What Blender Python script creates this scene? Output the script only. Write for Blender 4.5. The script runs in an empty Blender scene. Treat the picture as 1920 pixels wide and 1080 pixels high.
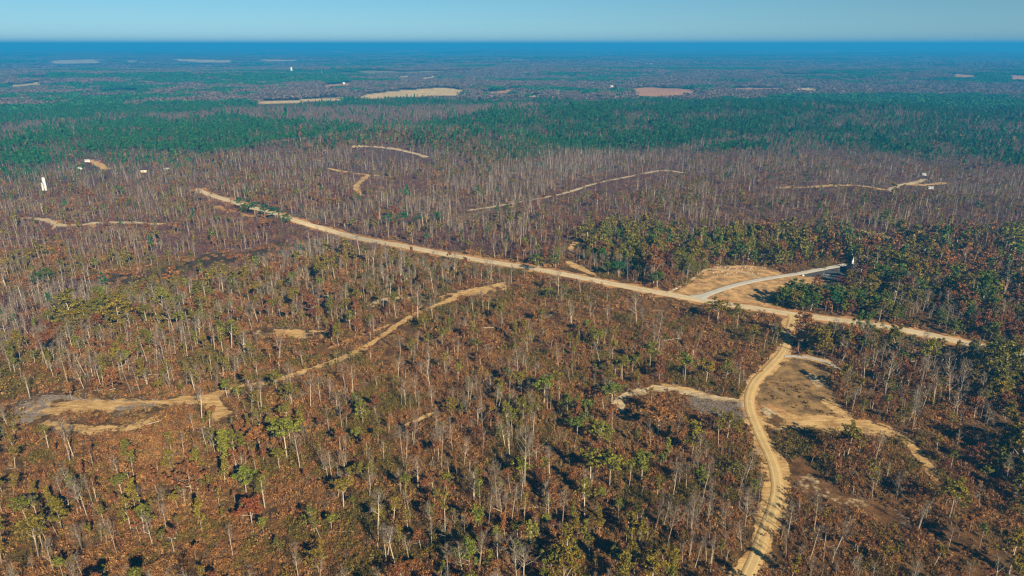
import bpy, bmesh, math, random
import numpy as np
from mathutils import Vector

# ------------------------------------------------------------------ camera, sky, sun, exposure
SC = bpy.context.scene
COL = SC.collection
CAM_H = 200.0
FPX = 1280.0                       # focal length in pixels of the 1920 px wide photograph
HORIZON = 83.0
PITCH = math.atan((540.0 - HORIZON) / FPX)
cam_data = bpy.data.cameras.new('camera')
cam_data.sensor_width = 36.0
cam_data.lens = 36.0 * FPX / 1920.0
cam_data.clip_start = 1.0
cam_data.clip_end = 150000.0
cam = bpy.data.objects.new('camera', cam_data)
cam.location = (0, 0, CAM_H)
cam.rotation_euler = (math.pi / 2 - PITCH, 0, 0)
COL.objects.link(cam)
SC.camera = cam

SUN_EL = math.radians(29.0)
SHADOW_AZ = math.radians(31.0)      # shadows fall away from the camera, this far to its left
sun_dir = Vector((math.sin(SHADOW_AZ) * math.cos(SUN_EL), -math.cos(SHADOW_AZ) * math.cos(SUN_EL), math.sin(SUN_EL)))
world = bpy.data.worlds.new('World')
SC.world = world
world.use_nodes = True
wn = world.node_tree
wn.nodes.clear()
w_out = wn.nodes.new('ShaderNodeOutputWorld')
w_bg = wn.nodes.new('ShaderNodeBackground')
w_sky = wn.nodes.new('ShaderNodeTexSky')
w_sky.sky_type = 'NISHITA'
w_sky.sun_disc = False
w_sky.sun_elevation = SUN_EL
w_sky.sun_rotation = math.atan2(sun_dir.x, sun_dir.y)
w_sky.altitude = 300.0
w_sky.air_density = 0.7
w_sky.dust_density = 0.0
w_sky.ozone_density = 8.0
w_bg.inputs['Strength'].default_value = 0.05
w_hs = wn.nodes.new('ShaderNodeHueSaturation')
w_hs.inputs['Hue'].default_value = 0.468
w_hs.inputs['Saturation'].default_value = 0.98
w_hs.inputs['Value'].default_value = 0.76
wn.links.new(w_sky.outputs[0], w_hs.inputs['Color'])
wn.links.new(w_hs.outputs[0], w_bg.inputs['Color'])
wn.links.new(w_bg.outputs[0], w_out.inputs['Surface'])

sun_data = bpy.data.lights.new('sun', 'SUN')
sun_data.energy = 5.0
sun_data.angle = math.radians(0.5)
sun_data.color = (1.0, 0.855, 0.63)
sun = bpy.data.objects.new('sun', sun_data)
sun.rotation_euler = (-sun_dir).to_track_quat('-Z', 'Y').to_euler()
sun.location = (0, 0, 400)
COL.objects.link(sun)

SC.view_settings.view_transform = 'Standard'
SC.view_settings.look = 'None'
SC.view_settings.exposure = 1.0
SC.view_settings.gamma = 1.0
SC.view_settings.use_curve_mapping = False
SC.cycles.use_denoising = True
SC.cycles.max_bounces = 4
SC.cycles.diffuse_bounces = 1
SC.cycles.transmission_bounces = 2
SC.cycles.transparent_max_bounces = 4
SC.cycles.volume_bounces = 0
SC.render.film_transparent = False
SC.cycles.filter_width = 1.3

rng = np.random.default_rng(20)
random.seed(20)

# ------------------------------------------------------------------ maths: noise, terrain height, pixel <-> ground
def _hash(ix, iy, seed):
    n = (ix.astype(np.int64) * 374761393 + iy.astype(np.int64) * 668265263 + seed * 982451653) & 0xFFFFFFFF
    n = ((n ^ (n >> 13)) * 1274126177) & 0xFFFFFFFF
    n = (n ^ (n >> 16)) & 0xFFFFFF
    return n / float(0xFFFFFF)

def vnoise(x, y, seed=0):
    x = np.asarray(x, float); y = np.asarray(y, float)
    ix = np.floor(x); iy = np.floor(y)
    fx = x - ix; fy = y - iy
    fx = fx * fx * (3 - 2 * fx); fy = fy * fy * (3 - 2 * fy)
    a = _hash(ix, iy, seed); b = _hash(ix + 1, iy, seed)
    c = _hash(ix, iy + 1, seed); d = _hash(ix + 1, iy + 1, seed)
    return (a * (1 - fx) + b * fx) * (1 - fy) + (c * (1 - fx) + d * fx) * fy

def fnoise(x, y, seed=0, octaves=3):
    s = 0; a = 0.5; t = 0
    for o in range(octaves):
        s = s + a * vnoise(x * 2 ** o, y * 2 ** o, seed + o * 17); t += a; a *= 0.5
    return s / t

def sstep(a, b, x):
    t = np.clip((x - a) / (b - a), 0, 1)
    return t * t * (3 - 2 * t)

CP, SP = math.cos(PITCH), math.sin(PITCH)

def gflat(px, py):
    dx = (px - 960.0) / FPX; dy = (540.0 - py) / FPX
    d = np.array([dx, CP + dy * SP, -SP + dy * CP])
    t = CAM_H / -d[2]
    return np.array([d[0] * t, d[1] * t])

def seg_dist(x, y, pts):
    best = np.full(np.shape(x), 1e18)
    for (ax, ay), (bx, by) in zip(pts[:-1], pts[1:]):
        ux, uy = bx - ax, by - ay
        L = ux * ux + uy * uy + 1e-9
        t = np.clip(((x - ax) * ux + (y - ay) * uy) / L, 0, 1)
        d = (x - ax - t * ux) ** 2 + (y - ay - t * uy) ** 2
        best = np.minimum(best, d)
    return np.sqrt(best)

VALLEY = [gflat(*p) for p in [(-700, 640), (-100, 560), (210, 527), (330, 512), (450, 482), (545, 455), (640, 420)]]
RIDGE = [gflat(*p) for p in [(560, 285), (700, 262), (860, 268), (985, 292)]]
PINEHILL = [gflat(*p) for p in [(1020, 225), (1300, 222), (1600, 220)]]
LEFTHILL = [gflat(*p) for p in [(100, 268), (420, 258)]]

def height(x, y):
    x = np.asarray(x, float); y = np.asarray(y, float)
    r = np.hypot(x, y)
    near = 1 - sstep(1500, 3500, r)
    h = (1.5 * np.sin(x / 71 + 1) * np.cos(y / 93) + 2.2 * np.sin((x * 0.6 + y) / 140 + 2)) * near
    h = h - 11.0 * np.exp(-(seg_dist(x, y, VALLEY) / 60) ** 2)
    h = h + 22.0 * np.exp(-(seg_dist(x, y, RIDGE) / 95) ** 2)
    h = h + 22.0 * np.exp(-(seg_dist(x, y, PINEHILL) / 330) ** 2)
    h = h + 10.0 * np.exp(-(seg_dist(x, y, LEFTHILL) / 200) ** 2)
    h = h + 62.0 * sstep(1700, 5000, r) * (fnoise(x / 2400, y / 1100, 3) - 0.5)
    h = h + 150.0 * sstep(6000, 20000, r) * (fnoise(x / 7000, y / 4200, 9, 4) - 0.5)
    return h

_T = np.concatenate([np.linspace(180, 1500, 2200), np.exp(np.linspace(math.log(1500), math.log(60000), 2200))[1:]])

def ground(px, py):
    """the point of the terrain that stands at a pixel of the photograph"""
    dx = (px - 960.0) / FPX; dy = (540.0 - py) / FPX
    d = np.array([dx, CP + dy * SP, -SP + dy * CP])
    d /= np.linalg.norm(d)
    x = d[0] * _T; y = d[1] * _T; z = CAM_H + d[2] * _T
    below = z < height(x, y)
    i = int(np.argmax(below)) if below.any() else len(_T) - 1
    return np.array([x[i], y[i]])

def path(pts):
    return [ground(*p) for p in pts]

def project(x, y, z=None):
    if z is None:
        z = height(x, y)
    dz = z - CAM_H
    zc = y * CP - dz * SP
    yc = y * SP + dz * CP
    zc = np.where(zc < 1, 1, zc)
    return 960 + FPX * x / zc, 540 - FPX * yc / zc, zc

def inside(px, py, poly):
    res = np.zeros(np.shape(px), bool)
    n = len(poly); j = n - 1
    for i in range(n):
        xi, yi = poly[i]; xj, yj = poly[j]
        if yi != yj:
            c = ((yi > py) != (yj > py)) & (px < (xj - xi) * (py - yi) / (yj - yi) + xi)
            res ^= c
        j = i
    return res

def smooth(pts, step=4.0):
    """Catmull-Rom through ground points, resampled"""
    P = np.array(pts, float)
    P = np.vstack([2 * P[0] - P[1], P, 2 * P[-1] - P[-2]])
    out = []
    for i in range(1, len(P) - 2):
        n = max(2, int(np.linalg.norm(P[i + 1] - P[i]) / step))
        for k in range(n):
            t = k / n
            out.append(0.5 * ((2 * P[i]) + (-P[i - 1] + P[i + 1]) * t + (2 * P[i - 1] - 5 * P[i] + 4 * P[i + 1] - P[i + 2]) * t * t
                              + (-P[i - 1] + 3 * P[i] - 3 * P[i + 1] + P[i + 2]) * t ** 3))
    out.append(P[-2])
    return np.array(out)

# ------------------------------------------------------------------ the layout, read off the photograph
MAIN_ROAD = path([(366, 354), (385, 362), (445, 381), (500, 397), (555, 414), (635, 437), (700, 452), (800, 470), (900, 488), (1000, 504), (1060, 515), (1130, 529),
                  (1220, 546), (1310, 562), (1400, 576), (1490, 590), (1560, 599), (1640, 610), (1740, 628), (1800, 641), (1920, 668), (2150, 720), (2500, 800)])
GRAVEL_ROAD = path([(1491, 592), (1482, 612), (1476, 640), (1467, 662), (1442, 690), (1418, 714), (1406, 740), (1406, 765), (1416, 795), (1432, 830), (1446, 860), (1455, 890),
                    (1458, 920), (1452, 950), (1443, 975), (1430, 1010), (1416, 1050), (1400, 1090), (1380, 1180)])
CHURCH_DRIVE = path([(1308, 560), (1330, 551), (1365, 539), (1400, 530), (1440, 522), (1480, 516), (1520, 509), (1555, 502), (1587, 496)])
LOOP_LANE = path([(1249, 550), (1275, 537), (1300, 522), (1316, 509), (1330, 505), (1345, 505.5), (1375, 508), (1402, 513), (1416, 518), (1432, 524)])
WHITE_DRIVE = path([(1470, 668), (1500, 669), (1530, 674), (1556, 682), (1575, 694)])

# (pixel points, half width in metres, colour key)
TRACKS = [
    ([(60, 772), (130, 768), (230, 757), (330, 752), (390, 744), (430, 731), (510, 715), (560, 700), (620, 680), (680, 655), (720, 627), (760, 600), (800, 580), (850, 560), (880, 548), (930, 535), (958, 526)], 2.6, 'sand'),
    ([(310, 757), (380, 749), (410, 770), (425, 788)], 5.5, 'sand'),
    ([(840, 556), (890, 546), (935, 540)], 7.0, 'sand'),
    ([(75, 768), (150, 762), (240, 758)], 7.5, 'sand', 0.85),
    ([(60, 790), (120, 800), (180, 808), (260, 798), (300, 770)], 4.0, 'sand', 0.6),
    ([(500, 622), (590, 628)], 6.5, 'sand'),
    ([(470, 625), (505, 622)], 4.0, 'pale'),
    ([(690, 575), (730, 562), (790, 557)], 3.6, 'pale'),
    ([(600, 660), (650, 640), (740, 605)], 1.6, 'clay'),
    ([(1416, 764), (1440, 773), (1470, 784)], 4.2, 'pale'),
    ([(1455, 790), (1500, 789), (1560, 796), (1610, 800), (1650, 806)], 8.0, 'sand'),
    ([(1425, 755), (1460, 770), (1500, 786)], 2.4, 'clay'),
    ([(1535, 742), (1560, 760), (1590, 780), (1620, 797), (1660, 808), (1695, 825), (1725, 855), (1745, 885), (1760, 905)], 3.0, 'sand'),
    ([(1490, 872), (1520, 905), (1560, 930), (1610, 950), (1660, 967)], 5.5, 'pale', 0.42),
    ([(1500, 690), (1530, 715), (1540, 740)], 2.5, 'pale', 0.6),
    ([(1163, 778), (1163, 755), (1172, 742), (1200, 735), (1240, 729), (1290, 736), (1340, 747), (1402, 752)], 2.8, 'pale'),
    ([(1230, 722), (1290, 732), (1330, 742)], 3.0, 'sand'),
    ([(1405, 748), (1408, 770), (1418, 795)], 5.5, 'clay'),
    ([(35, 408), (85, 412), (105, 421), (150, 422), (180, 418), (240, 417), (315, 421)], 4.6, 'pale'),
    ([(105, 422), (97, 433)], 3.2, 'sand'),
    ([(165, 420), (180, 428)], 4.0, 'clay'),
    ([(250, 446), (300, 459)], 1.8, 'clay'),
    ([(612, 315), (632, 319), (650, 323), (690, 328), (720, 330)], 5.0, 'sand'),
    ([(690, 328), (672, 345), (668, 352), (678, 368)], 4.2, 'sand'),
    ([(655, 277), (682, 274), (730, 278), (775, 287), (803, 296)], 4.5, 'pale'),
    ([(600, 281), (620, 284)], 4.0, 'sand'),
    ([(560, 305), (620, 300), (700, 306)], 1.5, 'clay'),
    ([(870, 396), (940, 385), (990, 376), (1060, 362), (1110, 346), (1180, 331), (1240, 320), (1290, 325)], 3.0, 'pale'),
    ([(1450, 351), (1500, 352), (1580, 347), (1625, 350), (1664, 357)], 5.0, 'sand'),
    ([(1668, 361), (1675, 352), (1692, 346), (1720, 341), (1735, 335)], 4.2, 'pale'),
    ([(1700, 346), (1730, 347), (1762, 344), (1785, 343)], 4.6, 'sand'),
    ([(1540, 377), (1580, 382), (1610, 389)], 2.0, 'clay'),
    ([(1600, 428), (1615, 432), (1640, 438), (1690, 453)], 5.0, 'pale'),
    ([(1060, 488), (1075, 497), (1095, 506), (1125, 520)], 3.6, 'sand'),
    ([(1068, 470), (1080, 452)], 3.2, 'sand'),
    ([(165, 300), (185, 308), (198, 318)], 7.0, 'sand'),
    ([(265, 320), (282, 320)], 4.5, 'sand'),
    ([(308, 315), (318, 318)], 4.0, 'sand'),
    ([(1610, 526), (1640, 531), (1660, 536)], 4.5, 'sand'),
    ([(1520, 250), (1600, 248), (1680, 247)], 2.2, 'clay'),
    ([(400, 385), (430, 395), (480, 408)], 4.0, 'clay'),
    ([(820, 770), (760, 800), (745, 815)], 1.5, 'sand'),
]
TRACK_SOLID = [t[3] if len(t) > 3 else 1.0 for t in TRACKS] + [1.0] * 4
TRACKS = [(smooth(path(t[0]), 5.0), t[1], t[2]) for t in TRACKS]
SHOULDERS = [(smooth(MAIN_ROAD, 8.0), 9.0, 'clay'), (smooth(GRAVEL_ROAD, 5.0), 4.8, 'sand'), (smooth(CHURCH_DRIVE, 6.0), 3.5, 'grass'), (smooth(WHITE_DRIVE, 5.0), 3.0, 'sand')]
SLASH = [[(1285, 745), (1330, 742), (1400, 748), (1410, 790), (1370, 788), (1330, 782), (1300, 768)], [(30, 755), (80, 740), (130, 742), (230, 752), (120, 762), (60, 790), (20, 800)],
         [(200, 752), (300, 748), (290, 762), (220, 770)]]
FIELD = [(1252, 552), (1275, 541), (1302, 526), (1320, 508), (1335, 499), (1400, 497), (1435, 501), (1470, 512), (1500, 515), (1535, 521), (1583, 531), (1590, 540), (1560, 548), (1470, 545),
         (1445, 560), (1465, 578), (1490, 586), (1400, 574), (1310, 560)]
LOT = [(1497, 517), (1520, 513), (1552, 506), (1588, 500), (1592, 515), (1583, 530), (1560, 525), (1535, 520.5)]
CLEARING = [(1425, 700), (1470, 673), (1530, 684), (1556, 700), (1545, 735), (1600, 785), (1600, 800), (1440, 785), (1418, 760), (1415, 730)]
SWAMP = [(190, 528), (240, 512), (330, 498), (400, 484), (470, 466), (545, 450), (560, 455), (520, 470), (450, 492), (360, 512), (290, 528), (220, 538)]
FAR_FIELDS = [
    ([(655, 184), (700, 175), (760, 169), (830, 164), (878, 170), (868, 178), (800, 181), (700, 184)], 'hay'),
    ([(482, 191), (560, 187), (645, 182), (645, 187), (560, 192), (482, 196)], 'hay'),
    ([(1178, 165), (1220, 164), (1310, 168), (1312, 175), (1250, 181), (1185, 179)], 'clayfield'),
    ([(83, 115), (130, 112), (192, 111), (197, 118), (130, 119), (83, 119)], 'hay'),
    ([(230, 114), (258, 112), (258, 117), (232, 118)], 'hay'), ([(316, 110), (400, 112), (447, 114), (445, 117), (380, 117), (320, 115)], 'hay'),
    ([(480, 111), (560, 112), (568, 115), (480, 114)], 'hay'), ([(5, 162), (80, 153), (86, 157), (20, 164)], 'hay'),
    ([(1490, 166), (1530, 164), (1537, 170), (1495, 171)], 'hay'), ([(1365, 165), (1480, 165), (1480, 168), (1370, 168)], 'clayfield'),
    ([(740, 143), (770, 141), (772, 145), (742, 146)], 'hay'), ([(785, 146), (820, 142), (822, 146), (790, 149)], 'hay'), ([(910, 174), (965, 166), (975, 172), (920, 178)], 'clayfield'),
    ([(1780, 138), (1830, 141), (1835, 146), (1790, 145)], 'clayfield'), ([(1885, 140), (1920, 142), (2100, 146), (2100, 150), (1890, 149)], 'clayfield'), ([(990, 178), (1018, 178), (1018, 182), (990, 182)], 'hay'),
    ([(1135, 161), (1158, 161), (1158, 164), (1135, 164)], 'hay'), ([(600, 160), (660, 155), (665, 160), (610, 163)], 'clayfield'),
]
# woods: polygon, trees per 1000 m2 of (bare, olive, russet, green, pine, dark green), undergrowth 0..1, ground colour key; later ones override
W_FAR = dict(d=(11, 1.5, 1.5, 0.2, 2.0), u=0.3, g='purple')
W_MID = dict(d=(11.5, 3.0, 5.6, 0.3, 0.15, 0.25), u=0.8, g='purple')
W_NEAR = dict(d=(6.2, 3.6, 4.0, 0.8, 0.0, 0.04), u=1.0, g='brown')
W_PINE = dict(d=(0.4, 0.6, 0.4, 0.0, 20), u=0.3, g='pine')
W_GREY = dict(d=(24, 1.2, 1.2, 0.1, 0.3), u=0.7, g='grey')
W_FULL = dict(d=(4.0, 10, 5.5, 2.5, 0.2, 1.0), u=0.7, full=1, g='brown')
W_RIGHT = dict(d=(5.5, 7.0, 9.5, 1.4, 0.2, 0.9), u=0.7, full=1, g='brown')
WOODS = [
    ([(-2500, 190), (0, 238), (300, 213), (560, 203), (900, 196), (1150, 196), (860, 225), (700, 238), (560, 228), (420, 222), (230, 225), (0, 252), (-2500, 300)], dict(d=(15, 0.6, 0.8, 0, 1.0), u=0.2, g='purple')),
    ([(1120, 198), (1330, 172), (1500, 168), (1800, 165), (3500, 170), (3500, 200), (1560, 182), (1400, 190), (1250, 190)], dict(d=(15, 0.6, 0.8, 0, 1.5), u=0.2, g='purple')),
    ([(-2500, 300), (0, 252), (230, 224), (420, 219), (560, 226), (700, 238), (640, 258), (520, 272), (400, 298), (330, 306), (200, 325), (100, 338), (0, 345), (-2500, 420)], W_PINE),
    ([(140, 290), (240, 285), (420, 290), (420, 325), (230, 330), (120, 330)], dict(d=(6, 5, 2, 0.3, 5), u=0.6, g='purple')),
    ([(820, 235), (900, 212), (1010, 205), (1180, 190), (1400, 190), (1560, 182), (1920, 192), (3500, 230), (3500, 420), (1920, 312), (1800, 305), (1650, 297), (1520, 275), (1350, 286), (1180, 285), (1080, 290), (1010, 302), (960, 275), (880, 250)], W_PINE),
    ([(1560, 195), (3500, 215), (3500, 420), (1920, 312), (1700, 290), (1600, 240)], dict(d=(4.5, 2.0, 1.5, 0.2, 9), u=0.3, g='pine')),
    ([(1010, 295), (1080, 283), (1200, 280), (1270, 271), (1400, 261), (1490, 254), (1480, 266), (1350, 275), (1280, 284), (1240, 300), (1100, 310)], dict(d=(18, 0.5, 1.0, 0, 0.5), u=0.3, g='purple')),
    ([(560, 292), (640, 262), (720, 244), (860, 240), (960, 272), (1005, 296), (985, 306), (900, 298), (820, 280), (740, 268), (640, 280)], dict(d=(5, 7.5, 2.5, 0.2, 7), u=0.3, g='brown')),
    ([(560, 400), (640, 385), (700, 372), (800, 350), (900, 320), (1000, 300), (1150, 300), (1150, 335), (1030, 365), (930, 392), (860, 440), (720, 436), (640, 420)], W_GREY),
    ([(1150, 320), (1250, 335), (1200, 360), (1100, 380), (1000, 380), (1080, 350)], dict(d=(3, 0.3, 0.6, 0, 0), u=0.5, g='purple')),
    ([(700, 336), (770, 332), (790, 352), (730, 372), (680, 368)], dict(d=(1.5, 0.3, 0.6, 0, 0), u=0.6, g='purple')),
    ([(660, 282), (780, 290), (800, 310), (700, 312), (640, 300)], dict(d=(5, 0.3, 1, 0, 0), u=0.6, g='purple')),
    ([(-1500, 640), (0, 560), (150, 522), (240, 540), (300, 532), (480, 484), (600, 446), (680, 440), (660, 470), (560, 500), (420, 524), (300, 560), (170, 602), (0, 645), (-1500, 800)], W_GREY),
    ([(0, 640), (300, 562), (560, 508), (700, 470), (960, 520), (850, 560), (700, 630), (500, 708), (380, 733), (100, 750), (-800, 860), (-800, 720)], dict(d=(7.5, 4.6, 5.5, 0.5, 0.0), u=1.0, g='brown')),
    ([(-800, 800), (250, 815), (560, 790), (620, 1250), (-800, 1400)], dict(d=(8.0, 5.0, 4.5, 0.9, 0, 0.05), u=1.0, g='brown')),
    ([(130, 600), (220, 565), (330, 530), (480, 505), (600, 480), (680, 470), (600, 520), (420, 560), (300, 600), (150, 640)], dict(d=(6, 10, 3, 0.8, 0), u=0.9, g='brown', full=1)),
    ([(560, 735), (640, 690), (720, 640), (800, 590), (960, 545), (1100, 545), (1290, 580), (1440, 605), (1440, 640), (1380, 690), (1180, 690), (1000, 720), (880, 740), (760, 770), (600, 775)], dict(d=(3.2, 0.7, 1.3, 0.15, 0), u=1.0, g='russet')),
    ([(1080, 445), (1200, 432), (1300, 440), (1400, 430), (1560, 440), (1600, 480), (1590, 496), (1500, 508), (1440, 500), (1330, 497), (1280, 525), (1240, 545), (1140, 518), (1110, 485)], W_FULL),
    ([(1590, 470), (1700, 440), (1920, 430), (3500, 430), (3500, 1000), (1920, 650), (1760, 622), (1640, 602), (1500, 584), (1460, 574), (1448, 560), (1475, 545), (1560, 543), (1600, 545), (1640, 533), (1605, 505)], W_RIGHT),
    ([(1850, 640), (3500, 800), (3500, 1500), (1880, 1200), (1885, 900), (1850, 760)], dict(d=(3, 9, 6, 2.5, 0.3), u=0.8, g='brown', full=1)),
    ([(1500, 604), (1700, 640), (1850, 650), (1870, 1000), (1870, 1300), (1640, 1300), (1640, 960), (1760, 930), (1740, 830), (1640, 790), (1575, 745), (1575, 690), (1490, 650)], dict(d=(7.5, 2.2, 5.5, 0.4, 0.0, 0.2), u=1.0, g='russet')),
    ([(1500, 606), (1600, 615), (1700, 640), (1690, 670), (1600, 670), (1560, 680), (1500, 650)], dict(d=(5, 6, 6, 1.0, 0.6, 2.0), u=0.8, g='brown', full=1)),
    ([(1465, 830), (1560, 860), (1700, 880), (1780, 960), (1800, 1300), (1440, 1300), (1475, 950)], dict(d=(3.5, 1.2, 2, 0.1, 0), u=0.8, g='russet')),
    ([(1770, 640), (1850, 645), (2600, 760), (2600, 900), (1900, 740), (1790, 680)], dict(d=(3, 10, 8, 1, 0, 2), u=0.8, g='brown', full=1)),
    (SWAMP, dict(d=(0.5, 0, 0, 0, 0), u=0.35, g='swamp')),
    (CLEARING, dict(d=(0, 0, 0, 0, 0), u=0.25, g='drygrass')),
    (FIELD, dict(d=(0, 0, 0, 0, 0), u=0, g='mown')),
]
GCOL = dict(purple=(0.090, 0.055, 0.050), brown=(0.090, 0.053, 0.024), russet=(0.112, 0.060, 0.027), pine=(0.060, 0.060, 0.035), grey=(0.095, 0.075, 0.058),
            swamp=(0.040, 0.030, 0.022), drygrass=(0.20, 0.13, 0.062), mown=(0.35, 0.225, 0.11), hay=(0.48, 0.37, 0.20), clayfield=(0.36, 0.20, 0.12),
            canopy_pine=(0.026, 0.09, 0.036), canopy_bare=(0.09, 0.072, 0.065))
DCOL = dict(sand=(0.52, 0.345, 0.15), pale=(0.50, 0.40, 0.25), clay=(0.42, 0.235, 0.10), grass=(0.32, 0.21, 0.10), slash=(0.24, 0.20, 0.17))

def zone_index(px, py, x, y):
    r = np.hypot(x, y) + 1
    a = 22 + 0.10 * np.clip(r - 500, 0, 3500); sc = 38 + 0.10 * np.clip(r - 500, 0, 4000)
    wx = (fnoise(x / sc, y / sc, 51, 4) - 0.5) * a * 1.6; wy = (fnoise(x / sc, y / sc, 77, 4) - 0.5) * a * 2.0
    qx, qy, _ = project(x + wx, y + wy, height(x, y))
    z = np.full(np.shape(px), -1)
    for i, (poly, _) in enumerate(WOODS):
        u, v = (px, py) if i >= len(WOODS) - 1 else (qx, qy)
        z[inside(u, v, poly)] = i
    return z

def base_wood(py, x, y):
    t = (py + 25 * (fnoise(x / 60, y / 60, 5) - 0.5))
    return np.where(t > 475, 2, np.where(t > 300, 1, 0))
BASES = [W_FAR, W_MID, W_NEAR]

def wood_arrays(px, py, x, y):
    z = zone_index(px, py, x, y); b = base_wood(py, x, y)
    allz = [w for _, w in WOODS] + BASES
    k = np.where(z >= 0, z, len(WOODS) + b)
    D = np.array([(tuple(w['d']) + (0,))[:6] for w in allz], float)[k]
    U = np.array([w['u'] for w in allz], float)[k]
    return D, U, k, allz

def clear_mask(x, y, grow=0.0):
    """distance past the edge of a road, track or bare patch, negative inside"""
    m = np.full(np.shape(x), 1e6)
    for pts, w, c in TRACKS + SHOULDERS:
        lo = pts.min(0) - w - 40; hi = pts.max(0) + w + 40
        sel = (x > lo[0]) & (x < hi[0]) & (y > lo[1]) & (y < hi[1])
        if sel.any():
            m[sel] = np.minimum(m[sel], seg_dist(x[sel], y[sel], pts) - w)
    return m

# ------------------------------------------------------------------ materials
def new_mat(name):
    m = bpy.data.materials.new(name); m.use_nodes = True
    nt = m.node_tree; nt.nodes.clear()
    out = nt.nodes.new('ShaderNodeOutputMaterial')
    bs = nt.nodes.new('ShaderNodeBsdfPrincipled')
    nt.links.new(bs.outputs[0], out.inputs['Surface'])
    bs.inputs['Specular IOR Level'].default_value = 0.15
    bs.inputs['Roughness'].default_value = 0.9
    return m, nt, bs

def node(nt, t, **kw):
    n = nt.nodes.new(t)
    for k, v in kw.items():
        setattr(n, k, v)
    return n

def mixcol(nt, a, b, fac, mode='MIX'):
    n = nt.nodes.new('ShaderNodeMix'); n.data_type = 'RGBA'; n.blend_type = mode
    for sock, v in ((n.inputs[6], a), (n.inputs[7], b)):
        if isinstance(v, tuple):
            sock.default_value = (*v, 1)
        else:
            nt.links.new(v, sock)
    if isinstance(fac, (int, float)):
        n.inputs[0].default_value = fac
    else:
        nt.links.new(fac, n.inputs[0])
    return n.outputs[2]

def noise(nt, scale, detail=4, rough=0.6, coord=None):
    n = nt.nodes.new('ShaderNodeTexNoise')
    n.inputs['Scale'].default_value = scale; n.inputs['Detail'].default_value = detail; n.inputs['Roughness'].default_value = rough
    if coord is None:
        tc = nt.nodes.new('ShaderNodeTexCoord'); coord = tc.outputs['Object']
    nt.links.new(coord, n.inputs['Vector'])
    return n.outputs[0]

def ramp(nt, fac, a, b):
    n = nt.nodes.new('ShaderNodeMapRange'); n.interpolation_type = 'SMOOTHSTEP'
    n.inputs[1].default_value = a; n.inputs[2].default_value = b
    nt.links.new(fac, n.inputs[0])
    return n.outputs[0]

def mathn(nt, op, a, b):
    n = nt.nodes.new('ShaderNodeMath'); n.operation = op
    for s, v in ((n.inputs[0], a), (n.inputs[1], b)):
        if isinstance(v, (int, float)):
            s.default_value = v
        else:
            nt.links.new(v, s)
    return n.outputs[0]

def plain(name, col, rough=0.8, vary=0.25, scale=3.0, metallic=0.0, col2=None):
    m, nt, bs = new_mat(name)
    n = noise(nt, scale, 4)
    dark = tuple(c * (1 - vary) for c in col); light = col2 or tuple(min(1, c * (1 + vary)) for c in col)
    nt.links.new(mixcol(nt, dark, light, ramp(nt, n, 0.3, 0.7)), bs.inputs['Base Color'])
    bs.inputs['Roughness'].default_value = rough; bs.inputs['Metallic'].default_value = metallic
    return m

def leaf_mat(name, cols, trans=0.16):
    """foliage: colour differs from tree to tree and from leaf clump to leaf clump"""
    m, nt, bs = new_mat(name)
    info = node(nt, 'ShaderNodeObjectInfo')
    cr = nt.nodes.new('ShaderNodeValToRGB')
    els = cr.color_ramp.elements
    for i, c in enumerate(cols):
        e = els[i] if i < 2 else els.new(0.5)
        e.position = i / (len(cols) - 1); e.color = (*c, 1)
    nt.links.new(info.outputs['Random'], cr.inputs[0])
    geo = node(nt, 'ShaderNodeNewGeometry')
    n1 = noise(nt, 0.45, 3)
    v = mathn(nt, 'ADD', mathn(nt, 'MULTIPLY', geo.outputs['Random Per Island'], 0.55), mathn(nt, 'MULTIPLY', n1, 0.75))
    dark = mixcol(nt, cr.outputs[0], (0.36, 0.34, 0.34), 1.0, 'MULTIPLY')
    light = mixcol(nt, cr.outputs[0], (1.35, 1.3, 1.2), 1.0, 'MULTIPLY')
    col = mixcol(nt, dark, light, ramp(nt, v, 0.35, 0.95))
    nt.links.new(col, bs.inputs['Base Color'])
    bs.inputs['Roughness'].default_value = 0.75
    bs.inputs['Specular IOR Level'].default_value = 0.1
    tr = node(nt, 'ShaderNodeBsdfTranslucent')
    nt.links.new(col, tr.inputs['Color'])
    mx = node(nt, 'ShaderNodeMixShader'); mx.inputs[0].default_value = trans
    nt.links.new(bs.outputs[0], mx.inputs[1]); nt.links.new(tr.outputs[0], mx.inputs[2])
    out = [n for n in nt.nodes if n.type == 'OUTPUT_MATERIAL'][0]
    nt.links.new(mx.outputs[0], out.inputs['Surface'])
    return m

M = {}
M['olive'] = leaf_mat('olive_leaves', [(0.181, 0.158, 0.021), (0.237, 0.173, 0.024), (0.144, 0.152, 0.021), (0.254, 0.163, 0.029), (0.199, 0.143, 0.024)])
M['russet'] = leaf_mat('russet_leaves', [(0.253, 0.102, 0.034), (0.315, 0.152, 0.046), (0.196, 0.076, 0.036), (0.337, 0.179, 0.055), (0.242, 0.112, 0.039)])
M['green'] = leaf_mat('yellow_green_leaves', [(0.165, 0.2, 0.026), (0.215, 0.21, 0.03), (0.135, 0.175, 0.03)])
M['pine'] = leaf_mat('pine_needles', [(0.026, 0.125, 0.038), (0.034, 0.145, 0.036), (0.050, 0.135, 0.030), (0.022, 0.110, 0.044)], 0.1)
M['fartwig'] = leaf_mat('far_bare_crowns', [(0.15, 0.115, 0.10), (0.12, 0.095, 0.085), (0.17, 0.125, 0.10)], 0.0)
M['deepgreen'] = leaf_mat('deep_green_leaves', [(0.082, 0.150, 0.022), (0.108, 0.162, 0.020), (0.062, 0.132, 0.026)], 0.25)
M['rust'] = leaf_mat('rust_orange_leaves', [(0.27, 0.085, 0.025), (0.24, 0.075, 0.028)])
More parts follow.
